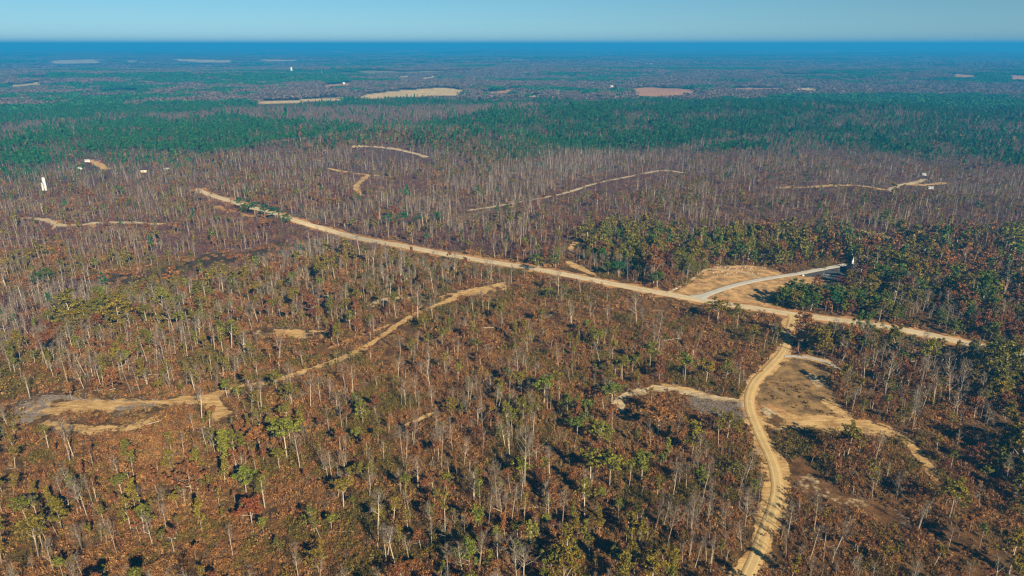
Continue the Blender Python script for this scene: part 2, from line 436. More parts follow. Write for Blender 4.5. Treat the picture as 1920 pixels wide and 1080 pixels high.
M['maroon'] = leaf_mat('maroon_leaves', [(0.16, 0.050, 0.032), (0.13, 0.045, 0.032)])
M['twig'] = leaf_mat('bare_twigs', [(0.20, 0.165, 0.135), (0.23, 0.20, 0.165), (0.17, 0.13, 0.105), (0.19, 0.15, 0.115)], 0.0)
M['bark'] = leaf_mat('pale_bark', [(0.38, 0.32, 0.26), (0.24, 0.19, 0.15), (0.54, 0.47, 0.38), (0.20, 0.155, 0.12), (0.44, 0.38, 0.31), (0.29, 0.235, 0.185)], 0.0) #[(0.243, 0.198, 0.153), (0.171, 0.131, 0.099), (0.414, 0.351, 0.279), (0.153, 0.113, 0.086), (0.270, 0.225, 0.180), (0.198, 0.153, 0.117)], 0.0)
M['pinebark'] = leaf_mat('pine_bark', [(0.30, 0.22, 0.16), (0.36, 0.27, 0.20)], 0.0)
M['brush'] = leaf_mat('brown_brush', [(0.259, 0.117, 0.041), (0.331, 0.168, 0.060), (0.220, 0.091, 0.037), (0.364, 0.203, 0.079), (0.248, 0.130, 0.043), (0.193, 0.080, 0.039), (0.298, 0.142, 0.050)])
M['purplebrush'] = leaf_mat('purple_brown_brush', [(0.201, 0.100, 0.085), (0.159, 0.081, 0.073), (0.244, 0.133, 0.094), (0.180, 0.104, 0.104)])
M['drybrush'] = leaf_mat('dry_grass_tufts', [(0.328, 0.216, 0.081), (0.276, 0.171, 0.065)])
M['greenbrush'] = leaf_mat('olive_brush', [(0.162, 0.132, 0.027), (0.208, 0.148, 0.034), (0.133, 0.110, 0.029)])
M['greybrush'] = leaf_mat('grey_slash', [(0.30, 0.26, 0.22), (0.24, 0.20, 0.17), (0.20, 0.15, 0.12)], 0.0)

# ------------------------------------------------------------------ mesh helpers
def add_obj(name, mesh, parent=None, link=True):
    o = bpy.data.objects.new(name, mesh)
    if link:
        COL.objects.link(o)
    if parent is not None:
        o.parent = parent
    return o

def tag(o, label=None, cat=None, group=None, kind=None):
    if label: o['label'] = label
    if cat: o['category'] = cat
    if group: o['group'] = group
    if kind: o['kind'] = kind
    return o

def empty(name, loc=(0, 0, 0), rz=0.0):
    e = bpy.data.objects.new(name, None)
    e.empty_display_size = 0.5
    e.location = loc; e.rotation_euler = (0, 0, rz)
    COL.objects.link(e)
    return e

class MB:
    """collects triangles and quads; build() makes one mesh"""
    def __init__(s):
        s.v = []; s.f = []; s.m = []; s.n = 0
    def add(s, v, f, mi=0):
        v = np.asarray(v, float).reshape(-1, 3)
        s.v.append(v)
        for q in f:
            s.f.append(tuple(int(i) + s.n for i in q)); s.m.append(mi)
        s.n += len(v)
    def tube(s, pts, rad, sides=5, mi=0, cap=True):
        pts = np.asarray(pts, float); k = len(pts)
        d = np.gradient(pts, axis=0)
        d /= np.linalg.norm(d, axis=1)[:, None] + 1e-9
        ref = np.array([1.0, 0, 0]) if abs(d[0][0]) < 0.8 else np.array([0, 1.0, 0])
        u = np.cross(d, ref); u /= np.linalg.norm(u, axis=1)[:, None] + 1e-9
        w = np.cross(d, u)
        a = np.linspace(0, 2 * math.pi, sides, endpoint=False)
        ring = pts[:, None, :] + np.asarray(rad)[:, None, None] * (np.cos(a)[None, :, None] * u[:, None, :] + np.sin(a)[None, :, None] * w[:, None, :])
        f = []
        for i in range(k - 1):
            for j in range(sides):
                j2 = (j + 1) % sides
                f.append((i * sides + j, i * sides + j2, (i + 1) * sides + j2, (i + 1) * sides + j))
        if cap:
            f.append(tuple(range((k - 1) * sides, k * sides)))
        s.add(ring.reshape(-1, 3), f, mi)
    def quads(s, c, u, w, mi=0):
        """one quad per centre with half axes u and w"""
        c = np.asarray(c); n = len(c)
        if n == 0: return
        v = np.stack([c - u - w, c + u - w, c + u + w, c - u + w], 1).reshape(-1, 3)
        s.add(v, (np.arange(n)[:, None] * 4 + np.arange(4)).tolist(), mi)
    def tris(s, a, b, width, g, mi=0):
        """thin tapering triangles from a to b"""
        a = np.asarray(a); b = np.asarray(b); n = len(a)
        if n == 0: return
        d = b - a; p = np.cross(d, g.normal(size=(n, 3))); p /= np.linalg.norm(p, axis=1)[:, None] + 1e-9
        p = p * (np.asarray(width) / 2).reshape(-1, 1)
        v = np.stack([a - p, a + p, b], 1).reshape(-1, 3)
        s.add(v, (np.arange(n)[:, None] * 3 + np.arange(3)).tolist(), mi)
    def box(s, lo, hi, mi=0):
        x0, y0, z0 = lo; x1, y1, z1 = hi
        v = [(x0, y0, z0), (x1, y0, z0), (x1, y1, z0), (x0, y1, z0), (x0, y0, z1), (x1, y0, z1), (x1, y1, z1), (x0, y1, z1)]
        s.add(v, [(0, 3, 2, 1), (4, 5, 6, 7), (0, 1, 5, 4), (1, 2, 6, 5), (2, 3, 7, 6), (3, 0, 4, 7)], mi)
    def mesh(s, name, mats, smooth_=False):
        me = bpy.data.meshes.new(name)
        me.from_pydata(np.concatenate(s.v).tolist() if s.v else [], [], s.f)
        for m in mats:
            me.materials.append(m)
        if len(mats) > 1:
            me.polygons.foreach_set('material_index', s.m)
        if smooth_:
            me.polygons.foreach_set('use_smooth', [True] * len(me.polygons))
        me.update()
        return me
    def build(s, name, mats, parent=None, smooth_=False):
        return add_obj(name, s.mesh(name, mats if isinstance(mats, (list, tuple)) else [mats], smooth_), parent)

def unit(v):
    return v / (np.linalg.norm(v, axis=-1, keepdims=True) + 1e-9)

def leaves(mb, centres, spread, per, size, g, mi=0, flat=0.7):
    """leaf-sized quads scattered round clump centres"""
    n = len(centres) * per
    if n == 0: return
    off = g.normal(size=(n, 3)); off = unit(off) * (g.random((n, 1)) ** 0.45)
    off[:, 2] *= flat
    sp = np.repeat(np.broadcast_to(spread, (len(centres),)), per)[:, None]
    c = np.repeat(centres, per, 0) + off * sp
    nrm = unit(off + g.normal(size=(n, 3)) * 0.7 + np.array([0, 0, 0.5]))
    u = unit(np.cross(nrm, g.normal(size=(n, 3)))); w = np.cross(nrm, u)
    sz = size * (0.55 + 0.9 * g.random((n, 1)))
    mb.quads(c, u * sz * 0.5, w * sz * 0.36, mi)

# ------------------------------------------------------------------ tree forms
def trunk_line(g, H, bend=0.5, lean=0.4):
    k = 8
    t = np.linspace(0, 1, k)
    off = np.cumsum(g.normal(size=(k, 2)) * bend * 0.22, 0); off -= off[0]
    d = g.normal(size=2) * lean
    p = np.zeros((k, 3)); p[:, :2] = off * t[:, None] + d * t[:, None]; p[:, 2] = t * H
    return p

def at_line(p, t):
    s = np.clip(t, 0, 1) * (len(p) - 1); i = np.minimum(s.astype(int), len(p) - 2); f = (s - i)[:, None]
    return p[i] * (1 - f) + p[i + 1] * f

def skeleton(tb, cb, g, H, r0, nb, t0, spread, up, subs=4, sides=5, twigs=5, tw=0.05, twl=1.0):
    """trunk and main limbs into tb, branchlets and twigs into cb; gives the limb tips"""
    p = trunk_line(g, H)
    t = np.linspace(0, 1, len(p))
    tb.tube(p, r0 * (1 - t) ** 0.75 + 0.035, sides)
    tb.tube(np.array([[0, 0, -0.6], [0, 0, 0.5]]) + p[0], [r0 * 1.5, r0 * 1.02], sides, cap=False)
    tips = []
    tt = t0 + (1 - t0) * (np.arange(nb) + g.random(nb)) / nb
    base = at_line(p, tt * 0.985)
    az = np.arange(nb) * 2.4 + g.random(nb) * 1.2
    for i in range(nb):
        L = spread * (0.5 + 0.75 * g.random()) * (1.15 - 0.75 * ((tt[i] - t0) / (1 - t0 + 1e-6)))
        e = up + g.normal() * 0.18
        d = np.array([math.cos(az[i]) * math.cos(e), math.sin(az[i]) * math.cos(e), math.sin(e)])
        s = np.linspace(0, 1, 4)[:, None]
        q = base[i] + d * L * s + np.array([0, 0, 0.28 * L]) * s ** 2 + g.normal(size=(4, 3)) * 0.06 * L * s
        rb = max(0.03, r0 * 0.5 * (1 - tt[i]) + 0.035)
        tb.tube(q, rb * (1 - np.linspace(0, 0.8, 4)), 3, cap=False)
        ts = 0.35 + 0.65 * g.random(subs); ts[0] = 1.0
        b = at_line(q, ts)
        for j in range(subs):
            e2 = e + g.normal() * 0.5 + 0.15; a2 = az[i] + g.normal() * 0.9
            d2 = np.array([math.cos(a2) * math.cos(e2), math.sin(a2) * math.cos(e2), math.sin(e2)])
            L2 = L * (0.28 + 0.3 * g.random())
            tip = b[j] + d2 * L2
            tips.append(tip)
            cb.tris([b[j]], [tip], [rb * 1.1], g)
            if twigs:
                f = g.random((twigs, 1))
                a = b[j] * (1 - f) + tip * f
                cb.tris(a, a + unit(d2 + g.normal(size=(twigs, 3)) * 0.75 + np.array([0, 0, 0.3])) * twl * (0.5 + g.random((twigs, 1))), np.full(twigs, tw), g)
    return p, np.array(tips)

def form_bare(seed, lod=0):
    g = np.random.default_rng(seed)
    tb, cb = MB(), MB()
    H = 17.0 + g.normal() * 1.0
    r0 = 0.155 + 0.06 * g.random()
    narrow = seed % 3
    if lod == 0:
        p, tips = skeleton(tb, cb, g, H, r0, [15, 12, 18][narrow], [0.45, 0.6, 0.36][narrow], [3.3, 2.3, 4.2][narrow], 0.72, subs=5, twigs=8, tw=0.06, twl=1.1)
        if seed % 4 == 1:      # forked near the ground
            p2, _ = skeleton(tb, cb, g, H * 0.9, r0 * 0.75, 8, 0.6, 2.0, 0.8, subs=3, twigs=5, tw=0.055)
    elif lod == 1:
        p = trunk_line(g, H); t = np.linspace(0, 1, len(p))[::2]
        tb.tube(p[::2], r0 * 1.05 * (1 - t) ** 0.7 + 0.05, 3)
        b = at_line(p, 0.45 + 0.55 * g.random(13)); a = g.random(13) * 6.28
        d = np.stack([np.cos(a) * 0.75, np.sin(a) * 0.75, 0.7 + 0.5 * g.random(13)], 1)
        e = b + d * (1.4 + 2.0 * g.random((13, 1)))
        cb.tris(b, e, np.full(13, 0.16), g)
        bb = np.repeat(b * 0.4 + e * 0.6, 8, 0)
        cb.tris(bb, bb + unit(g.normal(size=(104, 3)) + np.array([0, 0, 0.8])) * 1.9, np.full(104, 0.12), g)
    else:
        tb.tris([(0, 0, 0), (0, 0, 0)], [(0.2, 0, H), (-0.2, 0.1, H * 0.95)], [0.38, 0.35], g)
        c = np.stack([g.normal(size=40) * 1.4, g.normal(size=40) * 1.4, H * (0.45 + 0.5 * g.random(40))], 1)
        cb.tris(c, c + unit(g.normal(size=(40, 3)) + np.array([0, 0, 0.8])) * 3.0, np.full(40, 0.36), g)
    return tb, cb, H

def form_leafy(seed, lod=0, kind='high'):
    g = np.random.default_rng(seed)
    tb, cb, lb = MB(), MB(), MB()
    H = 15.5 + g.normal() * 1.2
    r0 = 0.17 + 0.06 * g.random()
    t0, spread, nb, up = dict(high=(0.55, 3.6, 13, 0.55), round=(0.32, 4.6, 16, 0.5), column=(0.28, 2.5, 17, 0.7), thin=(0.45, 2.9, 12, 0.7), full=(0.10, 4.6, 24, 0.4))[kind]
    if lod == 0:
        p, tips = skeleton(tb, cb, g, H, r0, nb, t0, spread, up, subs=3, twigs=1, tw=0.05)
        extra = at_line(p, np.array([0.9, 0.97, 1.0]))
        c = np.vstack([tips, extra])
        keep = g.random(len(c)) < (0.62 if kind == 'thin' else 0.92)
        c = c[keep]
        leaves(lb, c, 0.75 + 0.65 * g.random(len(c)), 17 if kind == 'thin' else 38, 0.46, g)
    elif lod == 1:
        p = trunk_line(g, H); t = np.linspace(0, 1, len(p))[::2]
        tb.tube(p[::2], r0 * 1.1 * (1 - t) ** 0.7 + 0.05, 3)
        nc = 24 if kind == 'full' else 18
        tt = t0 + (1 - t0) * g.random(nc); a = g.random(nc) * 6.28
        rr = spread * (0.35 + 0.75 * g.random(nc)) * (1.1 - 0.75 * (tt - t0) / (1 - t0))
        c = at_line(p, tt) + np.stack([np.cos(a) * rr, np.sin(a) * rr, 0.3 * rr], 1)
        leaves(lb, c, 1.15 + 0.5 * g.random(nc), 6 if kind == 'thin' else 13, 1.0, g)
    else:
        tb.tris([(0, 0, 0)], [(0, 0, H * 0.9)], [0.6], g)
        nc = 6
        tt = t0 + (1 - t0) * g.random(nc); a = g.random(nc) * 6.28; rr = spread * 0.6 * (1.2 - tt)
        c = np.stack([np.cos(a) * rr, np.sin(a) * rr, tt * H], 1)
        leaves(lb, c, 1.9, 8, 1.9, g)
    return tb, cb, lb, H

def form_pine(seed, lod=0):
    g = np.random.default_rng(seed)
    tb, cb, lb = MB(), MB(), MB()
    H = 19.0 + g.normal() * 1.0
    if lod == 0:
        p, tips = skeleton(tb, cb, g, H, 0.22, 15, 0.56, 3.0, 0.25, subs=3, twigs=0)
        c = np.vstack([tips, at_line(p, np.array([0.88, 0.94, 1.0]))])
        leaves(lb, c, 0.6 + 0.45 * g.random(len(c)), 30, 0.40, g, flat=0.6)
    elif lod == 1:
        p = trunk_line(g, H); t = np.linspace(0, 1, len(p))[::2]
        tb.tube(p[::2], 0.24 * (1 - t) ** 0.7 + 0.05, 3)
        nc = 16
        tt = 0.56 + 0.44 * g.random(nc); a = g.random(nc) * 6.28; rr = 3.2 * (1.05 - tt) / 0.5 * (0.4 + 0.7 * g.random(nc))
        c = at_line(p, tt) + np.stack([np.cos(a) * rr, np.sin(a) * rr, 0 * rr], 1)
        leaves(lb, c, 1.0, 10, 0.9, g, flat=0.55)
    else:
        tb.tris([(0, 0, 0)], [(0, 0, H * 0.9)], [0.5], g)
        nc = 6
        tt = 0.5 + 0.5 * np.linspace(0, 1, nc); a = g.random(nc) * 6.28; rr = 1.9 * (1.1 - tt)
        c = np.stack([np.cos(a) * rr, np.sin(a) * rr, tt * H], 1)
        leaves(lb, c, 2.9 * (1.3 - tt), 11, 1.9, g, flat=0.7)
    return tb, cb, lb, H

def form_shrub(seed, size=1.0, per=26):
    g = np.random.default_rng(seed)
    lb = MB()
    n = 8
    c = np.stack([g.normal(size=n) * 1.15 * size, g.normal(size=n) * 1.15 * size, (0.25 + 0.95 * g.random(n)) * size], 1)
    leaves(lb, c, 0.8 * size * (0.5 + 0.8 * g.random(n)), per, 0.33 * size ** 0.5, g, flat=1.0)
    k = 54
    a = np.stack([g.normal(size=k) * 1.3 * size, g.normal(size=k) * 1.3 * size, np.zeros(k)], 1)
    lb.tris(a, a + np.stack([g.normal(size=k) * 0.45, g.normal(size=k) * 0.45, 0.9 + 2.0 * g.random(k) ** 1.5], 1) * size, 0.05 + 0.05 * g.random(k), g)
    return lb

def form_slash(seed):
    g = np.random.default_rng(seed)
    lb = MB(); k = 60
    a = np.stack([g.normal(size=k) * 1.8, g.normal(size=k) * 1.8, 0.05 + 0.4 * g.random(k)], 1)
    d = np.stack([g.normal(size=k), g.normal(size=k), g.normal(size=k) * 0.2], 1)
    lb.tris(a, a + unit(d) * (0.8 + 2.4 * g.random((k, 1))), 0.05 + 0.12 * g.random(k), g)
    return lb

def joined(name, parts):
    """(MB, material) pairs into one mesh"""
    mb = MB(); mats = []
    for b, m in parts:
        if not b.v: continue
        mi = len(mats); mats.append(m)
        off = mb.n
        mb.v += b.v
        mb.f += [tuple(i + off for i in f) for f in b.f]; mb.m += [mi] * len(b.f); mb.n += b.n
    return mb.mesh(name, mats)

# ------------------------------------------------------------------ scattering of what nobody could count
def scatter_group():
    ng = bpy.data.node_groups.new('scatter', 'GeometryNodeTree')
    ng.interface.new_socket('Geometry', in_out='INPUT', socket_type='NodeSocketGeometry')
    ng.interface.new_socket('Forms', in_out='INPUT', socket_type='NodeSocketCollection')
    ng.interface.new_socket('Geometry', in_out='OUTPUT', socket_type='NodeSocketGeometry')
    N = ng.nodes; L = ng.links
    gi = N.new('NodeGroupInput'); go = N.new('NodeGroupOutput')
    ci = N.new('GeometryNodeCollectionInfo'); ci.inputs['Separate Children'].default_value = True; ci.inputs['Reset Children'].default_value = True
    ip = N.new('GeometryNodeInstanceOnPoints'); ip.inputs['Pick Instance'].default_value = True
    def named(n, t):
        a = N.new('GeometryNodeInputNamedAttribute'); a.data_type = t; a.inputs['Name'].default_value = n
        return a.outputs[0]
    er = N.new('FunctionNodeEulerToRotation')
    L.new(gi.outputs['Forms'], ci.inputs['Collection'])
    L.new(gi.outputs['Geometry'], ip.inputs['Points'])
    L.new(ci.outputs[0], ip.inputs['Instance'])
    L.new(named('form', 'INT'), ip.inputs['Instance Index'])
    L.new(named('turn', 'FLOAT_VECTOR'), er.inputs[0]); L.new(er.outputs[0], ip.inputs['Rotation'])
    L.new(named('size', 'FLOAT_VECTOR'), ip.inputs['Scale'])
    L.new(ip.outputs[0], go.inputs[0])
    return ng
SCATTER = scatter_group()

POOL = {}
def scatter(name, meshes, xyz, turn, size, label, cat, form=None):
    """gathers what is to be strewn; all of one name becomes ONE object in strew()"""
    n = len(xyz)
    if n == 0: return
    f = rng.integers(0, len(meshes), n) if form is None else np.asarray(form) % len(meshes)
    p = POOL.setdefault(name, dict(meshes=[], xyz=[], turn=[], size=[], form=[], label=label, cat=cat))
    p['form'].append(f + len(p['meshes'])); p['meshes'] += meshes
    p['xyz'].append(xyz); p['turn'].append(turn); p['size'].append(size)

def strew():
    for name, p in POOL.items():
        c = bpy.data.collections.new(name + '_forms')
        for i, me in enumerate(p['meshes']):
            c.objects.link(bpy.data.objects.new('%s_form_%s%s' % (name, 'abcdefgh'[i // 26], 'abcdefghijklmnopqrstuvwxyz'[i % 26]), me))
        xyz = np.concatenate(p['xyz']); n = len(xyz)
        me = bpy.data.meshes.new(name)
        me.vertices.add(n)
        me.vertices.foreach_set('co', xyz.astype(np.float32).ravel())
        a = me.attributes.new('form', 'INT', 'POINT'); a.data.foreach_set('value', np.concatenate(p['form']).astype(np.int32))
        a = me.attributes.new('turn', 'FLOAT_VECTOR', 'POINT'); a.data.foreach_set('vector', np.concatenate(p['turn']).astype(np.float32).ravel())
        a = me.attributes.new('size', 'FLOAT_VECTOR', 'POINT'); a.data.foreach_set('vector', np.concatenate(p['size']).astype(np.float32).ravel())
        o = add_obj(name, me)
        md = o.modifiers.new('scatter', 'NODES'); md.node_group = SCATTER
        md[[s for s in SCATTER.interface.items_tree if s.name == 'Forms'][0].identifier] = c
        tag(o, p['label'], p['cat'], kind='stuff')

def turns(n, tilt=0.05):
    return np.stack([rng.normal(size=n) * tilt, rng.normal(size=n) * tilt, rng.random(n) * 6.283], 1)

# ------------------------------------------------------------------ the ground
def build_ground():
    fine = np.radians(np.arange(-47, 47.01, 0.165))
    coarse = np.radians(np.arange(47, 313, 3.8))[1:]
    ang = np.concatenate([fine, coarse]); na = len(ang)
    rad = np.concatenate([np.geomspace(6, 180, 18)[:-1], np.geomspace(180, 1500, 420)[:-1], np.geomspace(1500, 60000, 175)])
    nr = len(rad)
    R, A = np.meshgrid(rad, ang, indexing='ij')
    x = (R * np.sin(A)).ravel(); y = (R * np.cos(A)).ravel(); r = R.ravel()
    z = height(x, y)
    infront = y > 40
    px, py, _ = project(x, y, z)
    px = np.where(infront, px, 960); py = np.where(infront, py, 800)
    D, U, k, allz = wood_arrays(px, py, x, y)
    col = np.array([GCOL[w['g']] for w in allz])[k]
    # far country: mottled canopy of pine and bare wood
    n1 = fnoise(x / 420, y / 300, 31, 4); n2 = fnoise(x / 1500, y / 700, 47, 3)
    pm = sstep(0.51, 0.58, 0.6 * n1 + 0.4 * n2)[:, None]
    far = np.array(GCOL['canopy_pine']) * pm + np.array(GCOL['canopy_bare']) * (1 - pm)
    far = far * (0.75 + 0.5 * fnoise(x / 90, y / 90, 5)[:, None])
    hay = sstep(0.715, 0.74, fnoise(x / 600, y / 330, 88, 3))[:, None] * sstep(4000, 7000, r)[:, None]
    far = far * (1 - hay) + np.array(GCOL['hay']) * 0.8 * hay
    fm = sstep(2400, 3200, r)[:, None]
    col = col * (1 - fm) + far * fm
    for poly, c in FAR_FIELDS:
        s = inside(px, py, poly) & infront
        col[s] = np.array(GCOL[c]) * (0.8 + 0.35 * fnoise(x[s] / 120, y[s] / 60, 12)[:, None])
    # bare soil
    dirt = np.zeros(len(x)); dcol = np.tile(np.array(DCOL['sand']), (len(x), 1))
    nearsel = np.where((r < 2600) & infront)[0]
    xs, ys = x[nearsel], y[nearsel]
    best = np.full(len(xs), -1.0); dc = dcol[nearsel]
    for (pts, w, c), solid in zip(TRACKS + SHOULDERS, TRACK_SOLID):
        lo = pts.min(0) - w - 15; hi = pts.max(0) + w + 15
        s = np.where((xs > lo[0]) & (xs < hi[0]) & (ys > lo[1]) & (ys < hi[1]))[0]
        if len(s) == 0: continue
        d = seg_dist(xs[s], ys[s], pts)
        wob = (fnoise(xs[s] / 6, ys[s] / 6, 61) - 0.5) * w * 1.3 + (fnoise(xs[s] / 22, ys[s] / 22, 62) - 0.5) * w * 1.2
        v = 1 - sstep(w * 0.75, w * 1.3 + 0.6, d + wob)
        d_end = np.minimum(np.hypot(xs[s] - pts[0][0], ys[s] - pts[0][1]), np.hypot(xs[s] - pts[-1][0], ys[s] - pts[-1][1]))
        v = v * (0.25 + 0.75 * sstep(0, 14, d_end + 8 * (fnoise(xs[s] / 5, ys[s] / 5, 64) - 0.5)))
        v = v * (solid if solid == 1.0 else solid * (0.55 + 0.9 * fnoise(xs[s] / 4, ys[s] / 9, 91)))
        up = v > best[s]
        best[s] = np.where(up, v, best[s]); dc[s[up]] = np.array(DCOL[c])
    pxs, pys = px[nearsel], py[nearsel]
    for poly in SLASH:
        s = inside(pxs, pys, poly) & (best < 0.5) & (fnoise(xs / 9, ys / 9, 23) > 0.34)
        best[s] = 0.85; dc[s] = np.array(DCOL['slash'])
    dirt[nearsel] = np.clip(best, 0, 1); dcol[nearsel] = dc
    verts = np.stack([x, y, z], 1)
    verts = np.vstack([verts, [[0, 0, float(height(0, 0))]]])
    ci = len(verts) - 1
    i = np.arange(nr - 1)[:, None]; j = np.arange(na)[None, :]; j2 = (j + 1) % na
    quads = np.stack([i * na + j, i * na + j2, (i + 1) * na + j2, (i + 1) * na + j], -1).reshape(-1, 4)[:, ::-1]
    tri = np.stack([np.full(na, ci), (np.arange(na) + 1) % na, np.arange(na)], 1)
    me = bpy.data.meshes.new('ground')
    nv = len(verts); nq = len(quads); nt_ = len(tri)
    me.vertices.add(nv); me.vertices.foreach_set('co', verts.astype(np.float32).ravel())
    me.loops.add(nq * 4 + nt_ * 3)
    me.loops.foreach_set('vertex_index', np.concatenate([quads.ravel(), tri.ravel()]).astype(np.int32))
    me.polygons.add(nq + nt_)
    me.polygons.foreach_set('loop_start', np.concatenate([np.arange(nq) * 4, nq * 4 + np.arange(nt_) * 3]).astype(np.int32))
    me.polygons.foreach_set('use_smooth', np.ones(nq + nt_, bool))
    a = me.attributes.new('cover', 'FLOAT_COLOR', 'POINT')
    a.data.foreach_set('color', np.hstack([np.vstack([col, col[:1]]), np.ones((nv, 1))]).astype(np.float32).ravel())
    a = me.attributes.new('soil', 'FLOAT_COLOR', 'POINT')
    a.data.foreach_set('color', np.hstack([np.vstack([dcol, dcol[:1]]), np.ones((nv, 1))]).astype(np.float32).ravel())
    a = me.attributes.new('bare', 'FLOAT', 'POINT'); a.data.foreach_set('value', np.append(dirt, 0).astype(np.float32))
    me.update(); me.validate()
    m, nt, bs = new_mat('forest_floor')
    at = lambda n: node(nt, 'ShaderNodeAttribute', attribute_name=n)
    cov, soil, bare = at('cover'), at('soil'), at('bare')
    n_f = noise(nt, 0.9, 6, 0.7); n_m = noise(nt, 0.13, 5, 0.65); n_c = noise(nt, 0.02, 4)
    c1 = mixcol(nt, mixcol(nt, cov.outputs['Color'], (0.55, 0.55, 0.58), 1.0, 'MULTIPLY'), mixcol(nt, cov.outputs['Color'], (1.45, 1.4, 1.25), 1.0, 'MULTIPLY'), ramp(nt, n_m, 0.32, 0.68))
    c1 = mixcol(nt, c1, mixcol(nt, c1, (1.5, 1.35, 1.1), 1.0, 'MULTIPLY'), ramp(nt, n_f, 0.50, 0.66))
    c1 = mixcol(nt, c1, (0.30, 0.21, 0.10), mathn(nt, 'MULTIPLY', ramp(nt, noise(nt, 0.28, 6, 0.75), 0.56, 0.72), 0.55))
    c1 = mixcol(nt, c1, mixcol(nt, c1, (0.4, 0.38, 0.4), 1.0, 'MULTIPLY'), ramp(nt, noise(nt, 1.6, 5, 0.8), 0.56, 0.70))
    c2 = mixcol(nt, mixcol(nt, soil.outputs['Color'], (0.68, 0.63, 0.58), 1.0, 'MULTIPLY'), soil.outputs['Color'], ramp(nt, n_m, 0.3, 0.6))
    mp = node(nt, 'ShaderNodeMapping'); mp.inputs['Scale'].default_value = (0.10, 0.55, 1.0); tcs = node(nt, 'ShaderNodeTexCoord'); nt.links.new(tcs.outputs['Object'], mp.inputs['Vector'])
    c2 = mixcol(nt, mixcol(nt, c2, (0.68, 0.62, 0.57), 1.0, 'MULTIPLY'), c2, ramp(nt, noise(nt, 1.0, 6, 0.7, mp.outputs[0]), 0.40, 0.56))
    c2 = mixcol(nt, c2, mixcol(nt, c2, (1.25, 1.25, 1.25), 1.0, 'MULTIPLY'), ramp(nt, n_f, 0.45, 0.65))
    k = mathn(nt, 'ADD', bare.outputs['Fac'], mathn(nt, 'MULTIPLY', mathn(nt, 'SUBTRACT', noise(nt, 0.35, 6, 0.75), 0.5), 1.5))
    nt.links.new(mixcol(nt, c1, c2, ramp(nt, k, 0.36, 0.62)), bs.inputs['Base Color'])
    bp = node(nt, 'ShaderNodeBump'); bp.inputs['Strength'].default_value = 0.6; bp.inputs['Distance'].default_value = 0.5
    nt.links.new(noise(nt, 0.6, 5, 0.7), bp.inputs['Height']); nt.links.new(bp.outputs[0], bs.inputs['Normal'])
    bs.inputs['Roughness'].default_value = 1.0; bs.inputs['Specular IOR Level'].default_value = 0.0
    me.materials.append(m)
    o = add_obj('ground', me)
    return tag(o, 'rolling brown forest floor with sandy bare patches', kind='structure')
build_ground()

# ------------------------------------------------------------------ roads and other sheets laid on the ground
def ribbon(name, pts, half, mat, lift=0.25, step=3.0, ragged=0.25, label=None, flare=None):
    P = smooth(pts, step)
    d = np.gradient(P, axis=0); d = unit(d); nrm = np.stack([-d[:, 1], d[:, 0]], 1)
    n = len(P); NA = 9; across = np.linspace(-1, 1, NA)
    w = np.full(n, half)
    if flare:
        s = np.concatenate([[0], np.cumsum(np.linalg.norm(np.diff(P, axis=0), axis=1))])
        w = w + flare * np.exp(-s / 5.0)
    e = (rng.random((n, 2)) - 0.5) * ragged
    V = np.zeros((n, NA, 3))
    for j, a in enumerate(across):
        off = a * w + (e[:, 0] if a == -1 else e[:, 1] if a == 1 else 0)
        q = P + nrm * off[:, None]
        V[:, j, :2] = q; V[:, j, 2] = height(q[:, 0], q[:, 1]) + lift + 0.08 * (1 - a * a)
    V[:, 0, 2] -= 0.2; V[:, -1, 2] -= 0.2
    f = [(i * NA + j, i * NA + j + 1, (i + 1) * NA + j + 1, (i + 1) * NA + j) for i in range(n - 1) for j in range(NA - 1)]
    mb = MB(); mb.add(V.reshape(-1, 3), [q[::-1] for q in f])
    o = mb.build(name, mat, smooth_=True)
    at = o.data.attributes.new('across', 'FLOAT', 'POINT'); at.data.foreach_set('value', np.tile(across, n).astype(np.float32))
    return tag(o, label, kind='structure')

def road_mat(name, a, b, scale, verge=None, worn=0.66):
    m, nt, bs = new_mat(name)
    n1 = noise(nt, scale, 6, 0.7); n2 = noise(nt, scale * 6, 4, 0.7)
    c = mixcol(nt, a, b, ramp(nt, n1, 0.3, 0.7))
    c = mixcol(nt, c, mixcol(nt, c, (0.75, 0.74, 0.72), 1.0, 'MULTIPLY'), ramp(nt, n2, 0.5, 0.72))
    if verge:
        ac = node(nt, 'ShaderNodeAttribute', attribute_name='across')
        ab = mathn(nt, 'ABSOLUTE', ac.outputs['Fac'], 0.0)
        wob = mathn(nt, 'MULTIPLY', mathn(nt, 'SUBTRACT', noise(nt, 0.5, 5, 0.7), 0.5), 0.5)
        rut = mathn(nt, 'ABSOLUTE', mathn(nt, 'SUBTRACT', mathn(nt, 'ADD', ab, mathn(nt, 'MULTIPLY', wob, 0.35)), 0.45), 0.0)
        c = mixcol(nt, mixcol(nt, c, (worn, worn * 0.97, worn * 0.92), 1.0, 'MULTIPLY'), c, ramp(nt, mathn(nt, 'ADD', rut, 0.0), 0.16, 0.06))
        c = mixcol(nt, c, verge, ramp(nt, mathn(nt, 'ADD', ab, wob), 0.80, 1.0))
    nt.links.new(c, bs.inputs['Base Color'])
    bs.inputs['Roughness'].default_value = 0.95
    return m
M['mainroad'] = road_mat('dusty_road_surface', (0.50, 0.40, 0.25), (0.60, 0.50, 0.34), 0.06, (0.46, 0.30, 0.14), 0.85)
M['gravel'] = road_mat('tan_gravel', (0.52, 0.36, 0.155), (0.60, 0.44, 0.21), 0.12, (0.34, 0.21, 0.09), 0.82)
M['asphalt'] = road_mat('worn_grey_asphalt', (0.42, 0.41, 0.37), (0.50, 0.49, 0.45), 0.1, (0.40, 0.33, 0.23), 0.88)
